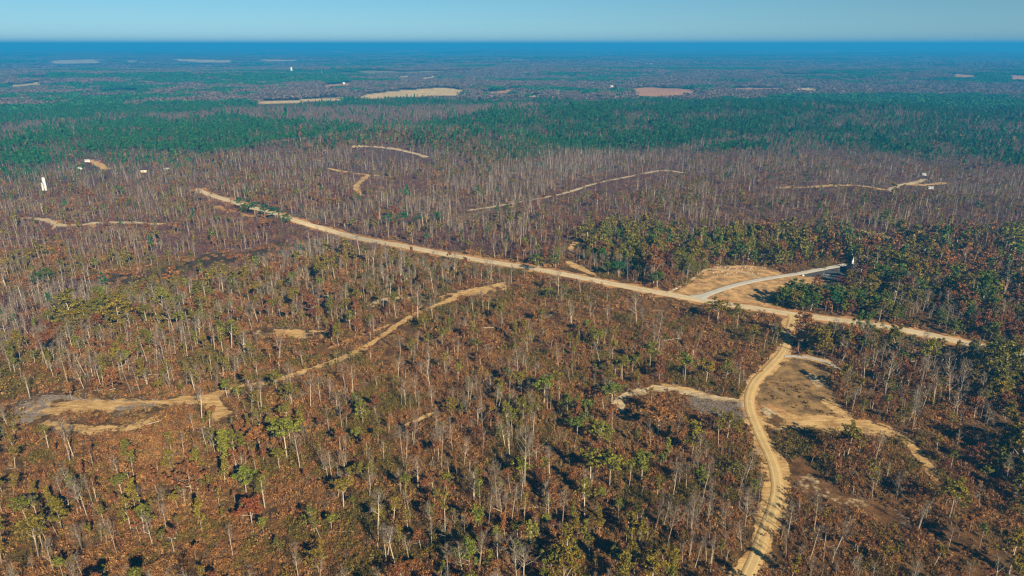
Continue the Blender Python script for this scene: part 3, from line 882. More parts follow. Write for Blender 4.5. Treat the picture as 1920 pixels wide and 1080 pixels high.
M['darkasphalt'] = road_mat('dark_asphalt', (0.05, 0.052, 0.056), (0.075, 0.077, 0.08), 0.2)
M['lane'] = road_mat('sandy_lane', (0.50, 0.37, 0.21), (0.56, 0.43, 0.27), 0.2, (0.33, 0.21, 0.10))
M['whitegravel'] = road_mat('white_gravel', (0.46, 0.43, 0.37), (0.56, 0.53, 0.47), 0.3, (0.34, 0.24, 0.13))

ribbon('main_road', MAIN_ROAD, 5.6, M['mainroad'], 0.22, 6.0, 0.9, 'dusty tan main road crossing the woods')
ribbon('gravel_road', GRAVEL_ROAD, 3.0, M['gravel'], 0.26, 3.0, 0.15, 'curving tan gravel road', flare=6.0)
ribbon('church_drive', CHURCH_DRIVE, 3.3, M['asphalt'], 0.30, 4.0, 0.1, 'pale asphalt drive up to the church', flare=7.0)
ribbon('loop_lane', LOOP_LANE, 1.7, M['lane'], 0.26, 3.0, 0.3, 'narrow sandy lane looping round the graveyard')
ribbon('gravel_driveway', WHITE_DRIVE, 1.9, M['whitegravel'], 0.28, 3.0, 0.3, 'short white gravel driveway')

# ------------------------------------------------------------------ trees: their forms at three distances
LEAF_FORMS = ['high', 'thin', 'round', 'high', 'column', 'thin', 'round', 'column', 'full', 'full', 'high', 'thin', 'thin', 'round']
BARE0 = [form_bare(100 + i) for i in range(12)]
LEAF0 = [form_leafy(200 + i, 0, k) for i, k in enumerate(LEAF_FORMS)]
PINE0 = [form_pine(300 + i) for i in range(4)]
BARE1 = [form_bare(120 + i, 1) for i in range(6)]
LEAF1 = [form_leafy(220 + i, 1, k) for i, k in enumerate(LEAF_FORMS)]
PINE1 = [form_pine(320 + i, 1) for i in range(4)]
BARE2 = [form_bare(140 + i, 2) for i in range(5)]
LEAF2 = [form_leafy(240 + i, 2, k) for i, k in enumerate(LEAF_FORMS[:4])]
PINE2 = [form_pine(340 + i, 2) for i in range(4)]

KIND_NAMES = ['bare', 'olive', 'russet', 'green', 'pine', 'deepgreen']
def forms_joined(kind, lod):
    out = []
    if kind == 'bare':
        for i, (t, c, H) in enumerate((BARE0, BARE1, BARE2)[lod]):
            out.append(joined('bare_tree', [(t, M['bark']), (c, M['fartwig' if lod == 2 else 'twig'])]))
    elif kind == 'pine':
        for t, c, l, H in (PINE0, PINE1, PINE2)[lod]:
            out.append(joined('pine_tree', [(t, M['pinebark']), (c, M['pinebark']), (l, M['pine'])]))
    else:
        for t, c, l, H in (LEAF0, LEAF1, LEAF2)[lod]:
            out.append(joined(kind + '_tree', [(t, M['bark']), (c, M['twig']), (l, M[kind])]))
    return out

def candidates(r0, r1, cell, half_angle=43.0):
    ha = math.radians(half_angle)
    xm = r1 * math.sin(ha)
    gx = np.arange(-xm, xm, cell); gy = np.arange(r0 * math.cos(ha), r1, cell)
    X, Y = np.meshgrid(gx, gy)
    X = X.ravel() + rng.random(X.size) * cell; Y = Y.ravel() + rng.random(Y.size) * cell
    R = np.hypot(X, Y)
    s = (R > r0) & (R < r1) & (np.abs(np.arctan2(X, Y)) < ha)
    return X[s], Y[s]

def place_trees(r0, r1, cell):
    x, y = candidates(r0, r1, cell)
    px, py, zc = project(x, y)
    D, U, k, allz = wood_arrays(px, py, x, y)
    for s in range(6):
        D[:, s] *= 0.12 + 1.75 * sstep(0.30, 0.70, fnoise(x / 40, y / 40, 400 + 31 * s))
    openness = 0.5 + 1.0 * sstep(0.34, 0.66, fnoise(x / 75, y / 75, 1234))
    D *= np.where((np.hypot(x, y) < 1300)[:, None], openness[:, None], 1.0)
    # far from the camera pines stand in blocks of their own
    r = np.hypot(x, y)
    far = (r > 1500) & (k >= len(WOODS))
    pm = sstep(0.51, 0.58, 0.6 * fnoise(x / 420, y / 300, 31, 4) + 0.4 * fnoise(x / 1500, y / 700, 47, 3))
    D[far, 0] *= (1 - pm[far]); D[far, 4] = 16 * pm[far] + 0.5
    stand = (D[:, 4] > 5) & (fnoise(x / 150, y / 90, 611) > 0.60) & (r > 900)
    D[stand] = np.array([9, 1, 2.0, 0, 3.5, 0])
    tot = D.sum(1)
    keep = rng.random(len(x)) < tot * cell * cell / 1000.0
    keep &= clear_mask(x, y) > 1.2
    chance = rng.random(len(x))
    for f in (4.0, 8.0, 12.0):
        t = CAM_H / (CAM_H - f)
        qx, qy, _ = project(x * t, y * t)
        seen = np.where(qy < 400, 0.95, 0.96) * np.where((qx > 1790) & (qy > 620), 0.1, 1.0) * np.where((qx < 548) & (qx > 445) & (np.abs(qy - 400) < 25), 0.3, 1.0) * np.where((qx < 380) & (qy < 365) & (qx > 290), 0.1, 1.0)
        keep &= ~((clear_mask(x * t, y * t) < 0) & (chance < seen))
        tx, ty, _ = project(x, y, height(x, y) + f)
        keep &= ~((inside(tx, ty, FIELD) | inside(tx, ty, LOT)) & (chance < 0.97))
        keep &= ~(inside(tx, ty, SWAMP) & (chance < 0.8))
    keep &= ~inside(px, py, LOT)
    for f in (0.0, 5.0, 10.0, 15.0):
        tx, ty, _ = project(x, y, height(x, y) + f)
        for poly, _ in FAR_FIELDS:
            keep &= ~inside(tx, ty, poly)
    for poly in SLASH:
        keep &= ~(inside(px, py, poly) & (rng.random(len(x)) < 0.85))
    for q in KEEP_OUT:
        keep &= np.hypot(x - q[0], y - q[1]) > q[2]
    x, y, D, tot, k = x[keep], y[keep], D[keep], tot[keep], k[keep]
    c = np.cumsum(D, 1) / tot[:, None]
    sp = (rng.random(len(x))[:, None] > c).sum(1)
    return x, y, np.clip(sp, 0, 5), k

KEEP_OUT = []          # (x, y, radius) round buildings and trees set by hand

def tree_sizes(n, sp, full=None):
    s = np.exp(rng.normal(size=n) * 0.27) * 0.83
    s *= np.array([1.0, 0.86, 0.78, 0.85, 0.98, 0.95])[sp]
    small = rng.random(n) < np.array([0.25, 0.22, 0.42, 0.3, 0.15, 0.2])[sp]
    s = np.where(small, s * 0.6, s)
    w = s * np.exp(rng.normal(size=n) * 0.14) * np.where(sp == 0, 0.95, 1.0)
    if full is not None:
        big = full & (sp > 0)
        s = np.where(big, s * 1.22, s); w = np.where(big, w * 1.32, w)
    return np.stack([w, w, s], 1)

# ------------------------------------------------------------------ trees one can tell apart
PART_MESH = {}
def part_meshes(kind, form):
    """trunk mesh and crown mesh shared by all trees of one kind and form"""
    key = (kind, form)
    if key not in PART_MESH:
        if kind == 'bare':
            t, c, H = BARE0[form % len(BARE0)]
            PART_MESH[key] = (t.mesh('trunk', [M['bark']]), c.mesh('crown', [M['twig']]), H)
        elif kind == 'pine':
            t, c, l, H = PINE0[form % len(PINE0)]
            PART_MESH[key] = (t.mesh('trunk', [M['pinebark']]), joined('crown', [(c, M['pinebark']), (l, M['pine'])]), H)
        else:
            t, c, l, H = LEAF0[form % len(LEAF0)]
            PART_MESH[key] = (t.mesh('trunk', [M['bark']]), joined('crown', [(c, M['twig']), (l, M[kind])]), H)
    return PART_MESH[key]

OBJ_NAME = dict(bare='bare_tree', olive='olive_leaved_tree', russet='russet_tree', green='yellow_green_tree', pine='pine_tree', rust='rust_orange_tree', maroon='maroon_tree', deepgreen='dark_green_tree')
def plant(kind, form, x, y, scale, turn, label, group=None):
    tm, cm, H = part_meshes(kind, form)
    e = empty(OBJ_NAME[kind], (x, y, float(height(x, y)) - 0.05), 0)
    e.rotation_euler = turn; e.scale = scale
    add_obj('trunk', tm, e); add_obj('crown', cm, e)
    tag(e, label, 'tree', group)
    return e

# trees that stand out in the photograph: pixel of the foot, kind, form, height and crown width (metres), label
HAND = [
    (473, 985, 'rust', 2, 13, 12, 'rust-orange round-crowned tree at the bottom edge below the bright green tree'),
    (462, 925, 'green', 2, 13, 11, 'bright yellow-green tree above the rust-orange tree near the bottom edge'),
    (270, 985, 'green', 6, 9, 11, 'low spreading yellow-green tree at the bottom edge'),
    (538, 862, 'green', 0, 22, 11, 'tall flat-topped green tree alone south of the sandy track'),
    (440, 860, 'olive', 2, 15, 11, 'olive round-crowned tree below the pale end of the sandy track'),
    (488, 840, 'russet', 6, 12, 12, 'pale orange-brown tree beside the tall flat-topped green tree'),
    (1345, 606, 'olive', 0, 17, 15, 'big spreading tree with a white trunk on the bank below the main road'),
    (1381, 590, 'green', 4, 9, 5, 'small narrow green tree on the bank below the main road'),
    (1612, 530, 'maroon', 2, 15, 17, 'broad maroon tree beside the parking lot'),
    (1577, 538, 'maroon', 6, 9, 12, 'small brownish maroon tree at the corner of the parking lot'),
    (1020, 758, 'green', 0, 17, 11, 'yellow-green tree with a pale forked trunk amid the brown scrub'),
    (980, 795, 'olive', 2, 16, 11, 'olive round tree with a wide dark shadow behind it'),
    (1097, 785, 'green', 6, 12, 10, 'yellow-green tree with a long shadow behind the brown oaks'),
    (1147, 757, 'green', 0, 12, 10, 'yellow-green tree at the bend of the pale logging track'),
    (1125, 834, 'green', 2, 13, 13, 'widest bright green tree below the bend of the logging track'),
    (1082, 818, 'green', 0, 11, 8, 'small green tree up the slope beside the widest bright green one'),
    (1107, 897, 'green', 0, 14, 9, 'bright green tree with a dark hollow beside it'),
    (1143, 913, 'green', 0, 17, 9, 'slim lollipop-shaped yellow-green tree, first of a close pair on bare trunks'),
    (1203, 910, 'green', 3, 17, 9, 'slim lollipop-shaped yellow-green tree, second of a close pair on bare trunks'),
    (1097, 932, 'green', 4, 9, 5, 'small narrow yellow-green tree below the pair of lollipop-shaped trees'),
    (1218, 694, 'green', 3, 18, 9, 'tall bright green tree in the scrub above the logging track'),
    (1192, 684, 'green', 4, 9, 5, 'low yellow-green tree next to the tall bright green one'),
    (1120, 655, 'green', 0, 13, 8, 'bright green tree alone in the brown scrub below the main road'),
    (835, 702, 'olive', 5, 15, 8, 'olive thin-crowned tree in the open brown scrub'),
    (1283, 718, 'green', 0, 19, 8, 'bright green tree on a tall bare trunk above the logging track'),
    (1323, 722, 'olive', 3, 15, 9, 'olive tree on a bare trunk left of the gravel road bend'),
    (1693, 686, 'green', 2, 9, 9, 'bright green bush-like tree among the brown wood east of the gravel road'),
    (1363, 824, 'olive', 2, 15, 13, 'large olive-green tree beside the gravel road below the grey slash'),
    (1297, 856, 'olive', 4, 20, 9, 'tall olive tree casting a dark shadow on the grey slash'),
    (1233, 818, 'russet', 0, 17, 12, 'brown-leaved tree on a white trunk below the logging track'),
    (1310, 928, 'green', 0, 14, 7, 'bright green tree on a thin pale trunk west of the gravel road'),
    (1583, 732, 'olive', 2, 16, 11, 'olive tree at the edge of the dry grass clearing'),
    (1780, 970, 'olive', 0, 17, 11, 'leaning olive tree near the bottom corner east of the gravel road'),
    (738, 412, 'rust', 2, 17, 13, 'orange-red tree among pale bare trunks beyond the main road'),
    (706, 420, 'rust', 4, 12, 9, 'smaller orange tree next to the orange-red one beyond the main road'),
    (155, 533, 'rust', 6, 9, 12, 'rusty red bushy tree among grey trees beside the dark swamp'),
    (728, 428, 'pine', 0, 17, 12, 'dark green pine, first of four in a row beyond the main road'),
    (757, 428, 'pine', 1, 18, 12, 'dark green pine, second of four in a row beyond the main road'),
    (788, 428, 'pine', 2, 17, 12, 'dark green pine, third of four in a row beyond the main road'),
    (818, 427, 'pine', 3, 18, 12, 'dark green pine, last of four in a row beyond the main road'),
    (1010, 512, 'olive', 2, 15, 12, 'olive tree standing over the main road'),
    (1042, 502, 'deepgreen', 2, 12, 12, 'dark green round tree beyond the main road by the sandy cutting'),
    (1003, 498, 'deepgreen', 6, 11, 12, 'dark green bush-like tree beyond the middle of the main road'),
    (452, 394, 'pine', 0, 16, 14, 'dark green pine beside the far stretch of the main road'),
    (517, 414, 'pine', 2, 16, 16, 'broad dark green pine where the main road reappears'),
    (478, 403, 'pine', 1, 15, 15, 'dark green pine hiding the road, second of the far roadside row'),
    (497, 408, 'pine', 3, 15, 15, 'dark green pine hiding the road, third of the far roadside row'),
    (537, 420, 'deepgreen', 8, 11, 14, 'round dark green tree where the main road comes out of the trees'),
    (462, 399, 'deepgreen', 9, 11, 13, 'round dark green tree below the far roadside pines'),
    (1030, 560, 'green', 6, 9, 10, 'green tree in the shade just below the main road'),
    (75, 540, 'deepgreen', 2, 14, 13, 'dark green tree among grey trees near the swamp'),
    (93, 528, 'deepgreen', 6, 13, 12, 'second dark green tree among grey trees near the swamp'),
    (1160, 520, 'pine', 1, 14, 14, 'dark green pine at the corner of the wood by the main road'),
    (1140, 517, 'deepgreen', 2, 12, 12, 'dark green tree beside the pine at the corner by the main road'),
    (1300, 492, 'olive', 8, 19, 17, 'largest golden-olive tree behind the graveyard field'),
    (1270, 500, 'olive', 9, 18, 16, 'broad olive tree at the shoulder of the wood behind the graveyard'),
    (1252, 508, 'russet', 8, 17, 15, 'broad brown tree between the olive ones behind the graveyard'),
    (1325, 488, 'olive', 6, 19, 15, 'golden-olive tree over the top of the loop lane'),
    (1350, 490, 'green', 8, 18, 13, 'bright green tree over the top of the loop lane'),
    (1385, 490, 'deepgreen', 9, 17, 13, 'dark green tree over the upper graves'),
    (1402, 491, 'green', 9, 19, 14, 'tallest yellow-green tree over the upper graves'),
    (1428, 492, 'olive', 8, 19, 15, 'golden tree over the corner of the graveyard'),
    (1465, 498, 'olive', 8, 15, 13, 'olive tree over the middle of the church drive'),
    (1230, 490, 'olive', 9, 19, 15, 'olive tree deep in the wood behind the loop lane'),
    (1210, 500, 'deepgreen', 8, 17, 14, 'dark green tree deep in the wood behind the loop lane'),
    (1640, 500, 'olive', 8, 19, 18, 'golden-olive tree standing over the church'),
    (1665, 505, 'olive', 9, 18, 17, 'wide olive tree east of the maroon tree'),
    (1625, 488, 'russet', 8, 18, 16, 'wide orange-brown tree behind the church'),
    (1690, 512, 'green', 9, 17, 16, 'wide yellow-green tree east of the church'),
    (1715, 520, 'olive', 8, 18, 17, 'wide golden tree at the end of the row east of the church'),
    (1650, 530, 'deepgreen', 9, 16, 16, 'wide dark green tree below the golden ones east of the church'),
    (1690, 545, 'deepgreen', 8, 17, 17, 'widest dark green tree east of the grove'),
    (1720, 560, 'deepgreen', 9, 16, 16, 'dark green tree at the east end of the grove'),
    (1660, 425, 'green', 8, 19, 18, 'green-gold tree beside the pale woodland track'),
    (1232, 538, 'deepgreen', 2, 13, 14, 'dark green tree at the mouth of the sandy loop lane'),
]
# the dark green grove at the edge of the mown field, named from its tip by the field eastward
GROVE = [(1468, 575, 'deepgreen', 15), (1485, 570, 'deepgreen', 18), (1490, 581, 'olive', 14), (1503, 570, 'deepgreen', 17), (1520, 583, 'deepgreen', 14), (1530, 573, 'olive', 15),
         (1548, 583, 'russet', 14), (1556, 575, 'deepgreen', 16), (1570, 585, 'deepgreen', 16), (1583, 577, 'green', 16), (1597, 585, 'deepgreen', 17), (1610, 580, 'deepgreen', 15),
         (1625, 588, 'olive', 15), (1640, 590, 'deepgreen', 15), (1655, 583, 'deepgreen', 14), (1505, 582, 'deepgreen', 12), (1512, 575, 'deepgreen', 16), (1540, 571, 'deepgreen', 15), (1600, 572, 'olive', 15), (1567, 572, 'deepgreen', 15)]
GROVE_WORDS = dict(deepgreen='dark green', olive='olive', russet='russet', green='yellow-green')
count_ = {}
_ord = ['first', 'second', 'third', 'fourth', 'fifth', 'sixth', 'seventh', 'eighth', 'ninth', 'tenth', 'eleventh', 'twelfth', 'thirteenth', 'fourteenth', 'fifteenth']
for i, (gx, gy, kk, hh) in enumerate(sorted(GROVE)):
    c = count_[kk] = count_.get(kk, 0) + 1
    only = sum(g_[2] == kk for g_ in GROVE) == 1
    lab = '%s tree in the grove beside the mown field%s' % (GROVE_WORDS[kk], ', the only one there' if only else ', %s such from its field end' % _ord[c - 1])
    HAND.append((gx, gy, kk, 8 if i % 2 else 9, hh * 1.05, 13 if kk == 'deepgreen' else 11, lab))
BUILT = dict(church=(1597, 510, 10), tank=(86, 356, 6), car=(1521, 655, 5), gas=(1701, 717, 4))
for bx_, by_, br_ in BUILT.values():
    q = ground(bx_, by_); KEEP_OUT.append((q[0], q[1], br_))
HOUSES = [   # pixel of the foot, length, depth, wall height, roof rise, turn, wall, roof, label
    (164, 303, 11, 7, 3.0, 2.2, 0.5, 'white', 'tin', 'small white house at the top of the hillside clearing'),
    (183, 303, 14, 8, 3.0, 2.6, -0.2, 'brick', 'dark', 'dark-roofed house in the hillside clearing'),
    (150, 317, 9, 6, 2.8, 1.8, 0.3, 'white', 'tin', 'little pale shed below the hillside clearing'),
    (270, 323, 12, 5, 2.4, 1.6, 0.1, 'cream', 'cream', 'long pale low building by the hillside wood'),
    (312, 319, 10, 7, 2.8, 2.2, 0.4, 'cream', 'tin', 'grey-roofed house at the edge of the hillside wood'),
    (1731, 329, 9.5, 7, 3.0, 2.2, 0.2, 'white', 'tin', 'white house at the end of the far winding track'),
    (1745, 354, 9, 6, 2.8, 1.8, -0.3, 'white', 'tin', 'white shed beside the far sandy yard'),
    (1694, 465, 10, 7, 3.2, 2.0, 0.6, 'white', 'white', 'white cabin at the lower end of the pale woodland track'),
    (1736, 472, 8, 5, 2.6, 1.6, -0.4, 'cream', 'tin', 'cream shed in the brown wood beyond the white cabin'),
]
for h_ in HOUSES:
    q = ground(h_[0], h_[1]); KEEP_OUT.append((q[0], q[1], h_[2] * 0.75 + 2))
    for f_ in (5.0,):
        t_ = (CAM_H - f_) / CAM_H
        KEEP_OUT.append((q[0] * t_, q[1] * t_, h_[2] * 0.5))
hand_positions = []
for px_, py_, kind, form, hh, ww, label in HAND:
    q = ground(px_, py_)
    hand_positions.append((q, kind, form, hh, ww, label))
    KEEP_OUT.append((q[0], q[1], ww * 0.42))

FORM_WIDTH = dict(high=6.6, thin=6.4, round=9.0, column=5.4, full=9.2)
for q, kind, form, hh, ww, label in hand_positions:
    tm, cm, H = part_meshes(kind, form)
    wid = 6.4 if kind == 'pine' else FORM_WIDTH[LEAF_FORMS[form]]
    s = hh / H
    plant(kind, form, q[0], q[1], (ww / wid, ww / wid, s), (0, 0, rng.random() * 6.28), label, 'grove at the edge of the mown field' if 'grove' in label else None)

# ------------------------------------------------------------------ the woods
nx, ny, nsp, nk = place_trees(175, 640, 6.3)
FULLZ = np.array([bool(w.get('full')) for _, w in WOODS] + [bool(w.get('full')) for w in BASES])
nsize = tree_sizes(len(nx), nsp, FULLZ[nk])
npx, npy, nzc = project(nx, ny)
order = np.argsort(-(nsize[:, 2] / nzc))
in_view = (npx > -10) & (npx < 1930) & (npy < 1130) & (npy > 100)
single = np.zeros(len(nx), bool)
for s in range(6):
    c = [i for i in order if nsp[i] == s and in_view[i]][:285 if s in (0, 1, 2) else 230]
    single[c] = True
nform = rng.integers(0, 12, len(nx))
nform = np.where((nsp > 0) & (nsp != 4), np.where(FULLZ[nk], np.array([2, 6, 8, 9, 4, 8, 9, 2, 13, 8, 6, 9])[nform], np.array([0, 1, 3, 5, 4, 10, 11, 7, 12, 13, 1, 6])[nform]), nform)
nturn = turns(len(nx), 0.075)

PLACES = [   # where a tree stands, told by what one can find in the photograph; the first that fits
    ('in the right edge wood', [(1845, 600), (2400, 600), (2400, 1300), (1845, 1300)]),
    ('between gravel road and dry clearing', [(1400, 560), (1500, 600), (1490, 665), (1600, 790), (1420, 800)]),
    ('below the main road end', [(1490, 600), (1850, 655), (1850, 700), (1570, 690)]),
    ('in thin wood beyond dry clearing', [(1560, 690), (1850, 690), (1850, 860), (1760, 860), (1640, 800), (1560, 745)]),
    ('by the sandy spur', [(1420, 790), (1640, 800), (1760, 860), (1850, 860), (1850, 940), (1460, 940)]),
    ('at bottom east of gravel road', [(1440, 940), (1850, 940), (1850, 1300), (1380, 1300)]),
    ('between logging track and main road', [(1100, 540), (1480, 595), (1470, 660), (1405, 740), (1240, 728), (1160, 745), (1100, 745)]),
    ('between logging track and gravel bend', [(1240, 735), (1410, 760), (1470, 940), (1240, 940)]),
    ('below the bend of the logging track', [(1060, 745), (1240, 735), (1240, 940), (1060, 940)]),
    ('at bottom west of gravel road', [(1060, 940), (1480, 940), (1400, 1300), (1060, 1300)]),
    ('in open scrub below sandy track', [(560, 710), (960, 530), (1100, 540), (1100, 745), (560, 790)]),
    ('in the middle foreground scrub', [(760, 770), (1060, 740), (1060, 1300), (760, 1300)]),
    ('beside the lone tall green tree', [(560, 780), (760, 770), (760, 1300), (560, 1300)]),
    ('below the fork of the sandy track', [(280, 755), (430, 740), (560, 720), (560, 900), (280, 900)]),
    ('near the rust-orange tree', [(280, 900), (560, 900), (560, 1300), (280, 1300)]),
    ('below the sandy clearing', [(-200, 770), (280, 770), (280, 900), (-200, 900)]),
    ('in the bottom left corner', [(-200, 900), (280, 900), (280, 1300), (-200, 1300)]),
    ('above the sandy clearing', [(-200, 640), (250, 620), (430, 730), (100, 760), (-200, 790)]),
    ('above the sandy track middle', [(250, 560), (560, 505), (700, 640), (430, 735), (250, 640)]),
    ('above the sandy track end', [(560, 505), (700, 455), (1000, 505), (960, 535), (700, 640)]),
    ('beside the dark swamp', [(-200, 500), (600, 430), (640, 480), (300, 570), (-200, 720)]),
    ('behind the graveyard field', [(1050, 420), (1620, 420), (1590, 500), (1420, 505), (1240, 550), (1050, 515)]),
    ('around the parking lot and grove', [(1440, 500), (1700, 500), (1700, 640), (1440, 590)]),
    ('in wood east of parking lot', [(1620, 400), (2400, 400), (2400, 600), (1845, 640), (1700, 620)]),
    ('beyond the main road', [(-300, 250), (2400, 250), (2400, 620), (1300, 560), (640, 440)]),
]
ORDINAL = ['first', 'second', 'third', 'fourth', 'fifth', 'sixth', 'seventh', 'eighth', 'ninth', 'tenth', 'eleventh', 'twelfth', 'thirteenth', 'fourteenth', 'fifteenth', 'sixteenth', 'seventeenth', 'eighteenth', 'nineteenth', 'twentieth']
def ordinal(k):
    return ORDINAL[k] if k < 20 else '%dth' % (k + 1) if (k + 1) % 10 not in (1, 2, 3) else '%d%s' % (k + 1, {1: 'st', 2: 'nd', 3: 'rd'}[(k + 1) % 10])
KIND_WORDS = dict(bare='bare grey', olive='olive', russet='russet', green='yellow-green', pine='pine', deepgreen='dark green')
def look(i):
    sp = nsp[i]; f = int(nform[i])
    rank = np.searchsorted(np.sort(nsize[single & (nsp == sp), 2]), nsize[i, 2]) / max(1, int((single & (nsp == sp)).sum()))
    size = 'tall' if rank > 0.66 else 'short' if rank < 0.33 else 'mid-sized'
    if sp == 0:
        seed = 100 + f
        form = 'forked' if seed % 4 == 1 else ['upright', 'slender', 'wide-branched'][seed % 3]
    elif sp == 4:
        form = ''
    else:
        form = dict(high='high-crowned', thin='sparse', round='round', column='columnar', full='full-leaved')[LEAF_FORMS[f]]
    return ' '.join(w for w in (size, form, KIND_WORDS[KIND_NAMES[sp]], 'tree') if w)
phrases = {}
for i in np.where(single)[0]:
    where = next((w for w, poly in PLACES if inside(np.array(npx[i]), np.array(npy[i]), poly)), 'in the thinned brown wood')
    phrases.setdefault((look(i), where), []).append(i)
for (lk, where), members in phrases.items():
    members.sort(key=lambda i: npx[i])
    for k, i in enumerate(members):
        n = len(members)
        if n == 1: lab = '%s %s' % (lk, where)
        elif k == 0: lab = '%s %s, leftmost such' % (lk, where)
        elif k == n - 1: lab = '%s %s, rightmost such' % (lk, where)
        else: lab = '%s %s, %s such from left' % (lk, where, ordinal(k))
        plant(KIND_NAMES[nsp[i]], int(nform[i]), float(nx[i]), float(ny[i]), nsize[i].tolist(), nturn[i].tolist(), lab, dict(bare='bare trees of the thinned wood', olive='olive trees of the wood', russet='russet trees of the wood', green='yellow-green trees of the wood', pine='pines in the wood', deepgreen='dark green trees of the wood')[KIND_NAMES[nsp[i]]])

mx, my, msp, mk = place_trees(640, 1350, 6.3)
fx, fy, fsp, fk = place_trees(1350, 2700, 6.2)
WOOD_LABEL = dict(bare='mass of grey bare trees through the thinned wood', olive='mass of olive-leaved trees through the woods', russet='mass of brown-leaved trees through the woods',
                  green='mass of yellow-green trees through the woods', pine='dense dark green pine woods', deepgreen='mass of dark green broadleaved trees through the woods')
def pick_form(sp, k):
    f = rng.integers(0, 12, len(sp))
    return np.where((sp > 0) & (sp != 4), np.where(FULLZ[k], np.array([2, 6, 8, 9, 4, 8, 9, 2, 13, 8, 6, 9])[f], np.array([0, 1, 3, 5, 4, 10, 11, 7, 12, 13, 1, 6])[f]), f)

def scatter_trees(x, y, sp, lod, size, turn, suffix, form=None):
    for s, kd in enumerate(KIND_NAMES):
        m = sp == s
        if m.any():
            scatter('%s_woods' % dict(bare='bare', olive='olive', russet='russet', green='yellow_green', pine='pine', deepgreen='dark_green')[kd], forms_joined(kd, lod),
                    np.stack([x[m], y[m], height(x[m], y[m]) - 0.1], 1), turn[m], size[m], WOOD_LABEL[kd], 'woods', None if form is None else form[m])
rest = ~single
scatter_trees(nx[rest], ny[rest], nsp[rest], 0, nsize[rest], nturn[rest], 'nearby', nform[rest])
ms_ = tree_sizes(len(mx), msp, FULLZ[mk]); ms_ *= (0.93 - 0.13 * sstep(700, 1200, np.hypot(mx, my)))[:, None]
scatter_trees(mx, my, msp, 1, ms_, turns(len(mx), 0.04), 'beyond', pick_form(msp, mk))
fs = tree_sizes(len(fx), fsp); fs *= 0.78; fs[:, :2] *= 1.12
scatter_trees(fx, fy, fsp, 2, fs, turns(len(fx), 0.03), 'afar')

# woods so far off that crowns run together
def form_tile(seed, kind):
    g = np.random.default_rng(seed)
    lb = MB(); n = 46
    c = np.stack([(g.random(n) - 0.5) * 54, (g.random(n) - 0.5) * 54, 9 + 5 * g.random(n)], 1)
    leaves(lb, c, 4.0 + 1.5 * g.random(n), 9, 4.2, g, flat=0.8)
    return lb.mesh('far_wood', [M[kind]])
def tiles(r0, r1, cell, scale, suffix):
    x, y = candidates(r0, r1, cell)
    px, py, _ = project(x, y)
    pm = sstep(0.51, 0.58, 0.6 * fnoise(x / 420, y / 300, 31, 4) + 0.4 * fnoise(x / 1500, y / 700, 47, 3)) + rng.normal(size=len(x)) * 0.28
    z = zone_index(px, py, x, y)
    pines = [i for i, w in enumerate(WOODS) if w[1]['d'][4] > 8]
    pm = np.where(np.isin(z, pines), 1, np.where(z >= 0, 0, pm))
    ok = np.ones(len(x), bool)
    for f in (0.0, 5.0, 10.0, 15.0):
        tx, ty, _ = project(x, y, height(x, y) + f)
        for poly, _ in FAR_FIELDS:
            ok &= ~inside(tx, ty, poly)
    ok &= fnoise(x / 600, y / 330, 88, 3) < 0.72
    for kd, m in (('pine', ok & (pm > 0.5)), ('fartwig', ok & (pm <= 0.5))):
        n = int(m.sum())
        sz = np.stack([np.full(n, scale), np.full(n, scale), 0.85 + 0.4 * rng.random(n)], 1)
        t = turns(n, 0.0)
        scatter('%s_woods' % dict(pine='pine', fartwig='bare')[kd], [form_tile(500 + i, kd) for i in range(4)], np.stack([x[m], y[m], height(x[m], y[m])], 1), t, sz,
                dict(pine='far-off dark pine woods', fartwig='far-off grey leafless woods')[kd], 'woods')
tiles(2650, 7000, 46, 1.0, 'distant')
tiles(7000, 19000, 150, 3.2, 'remote')

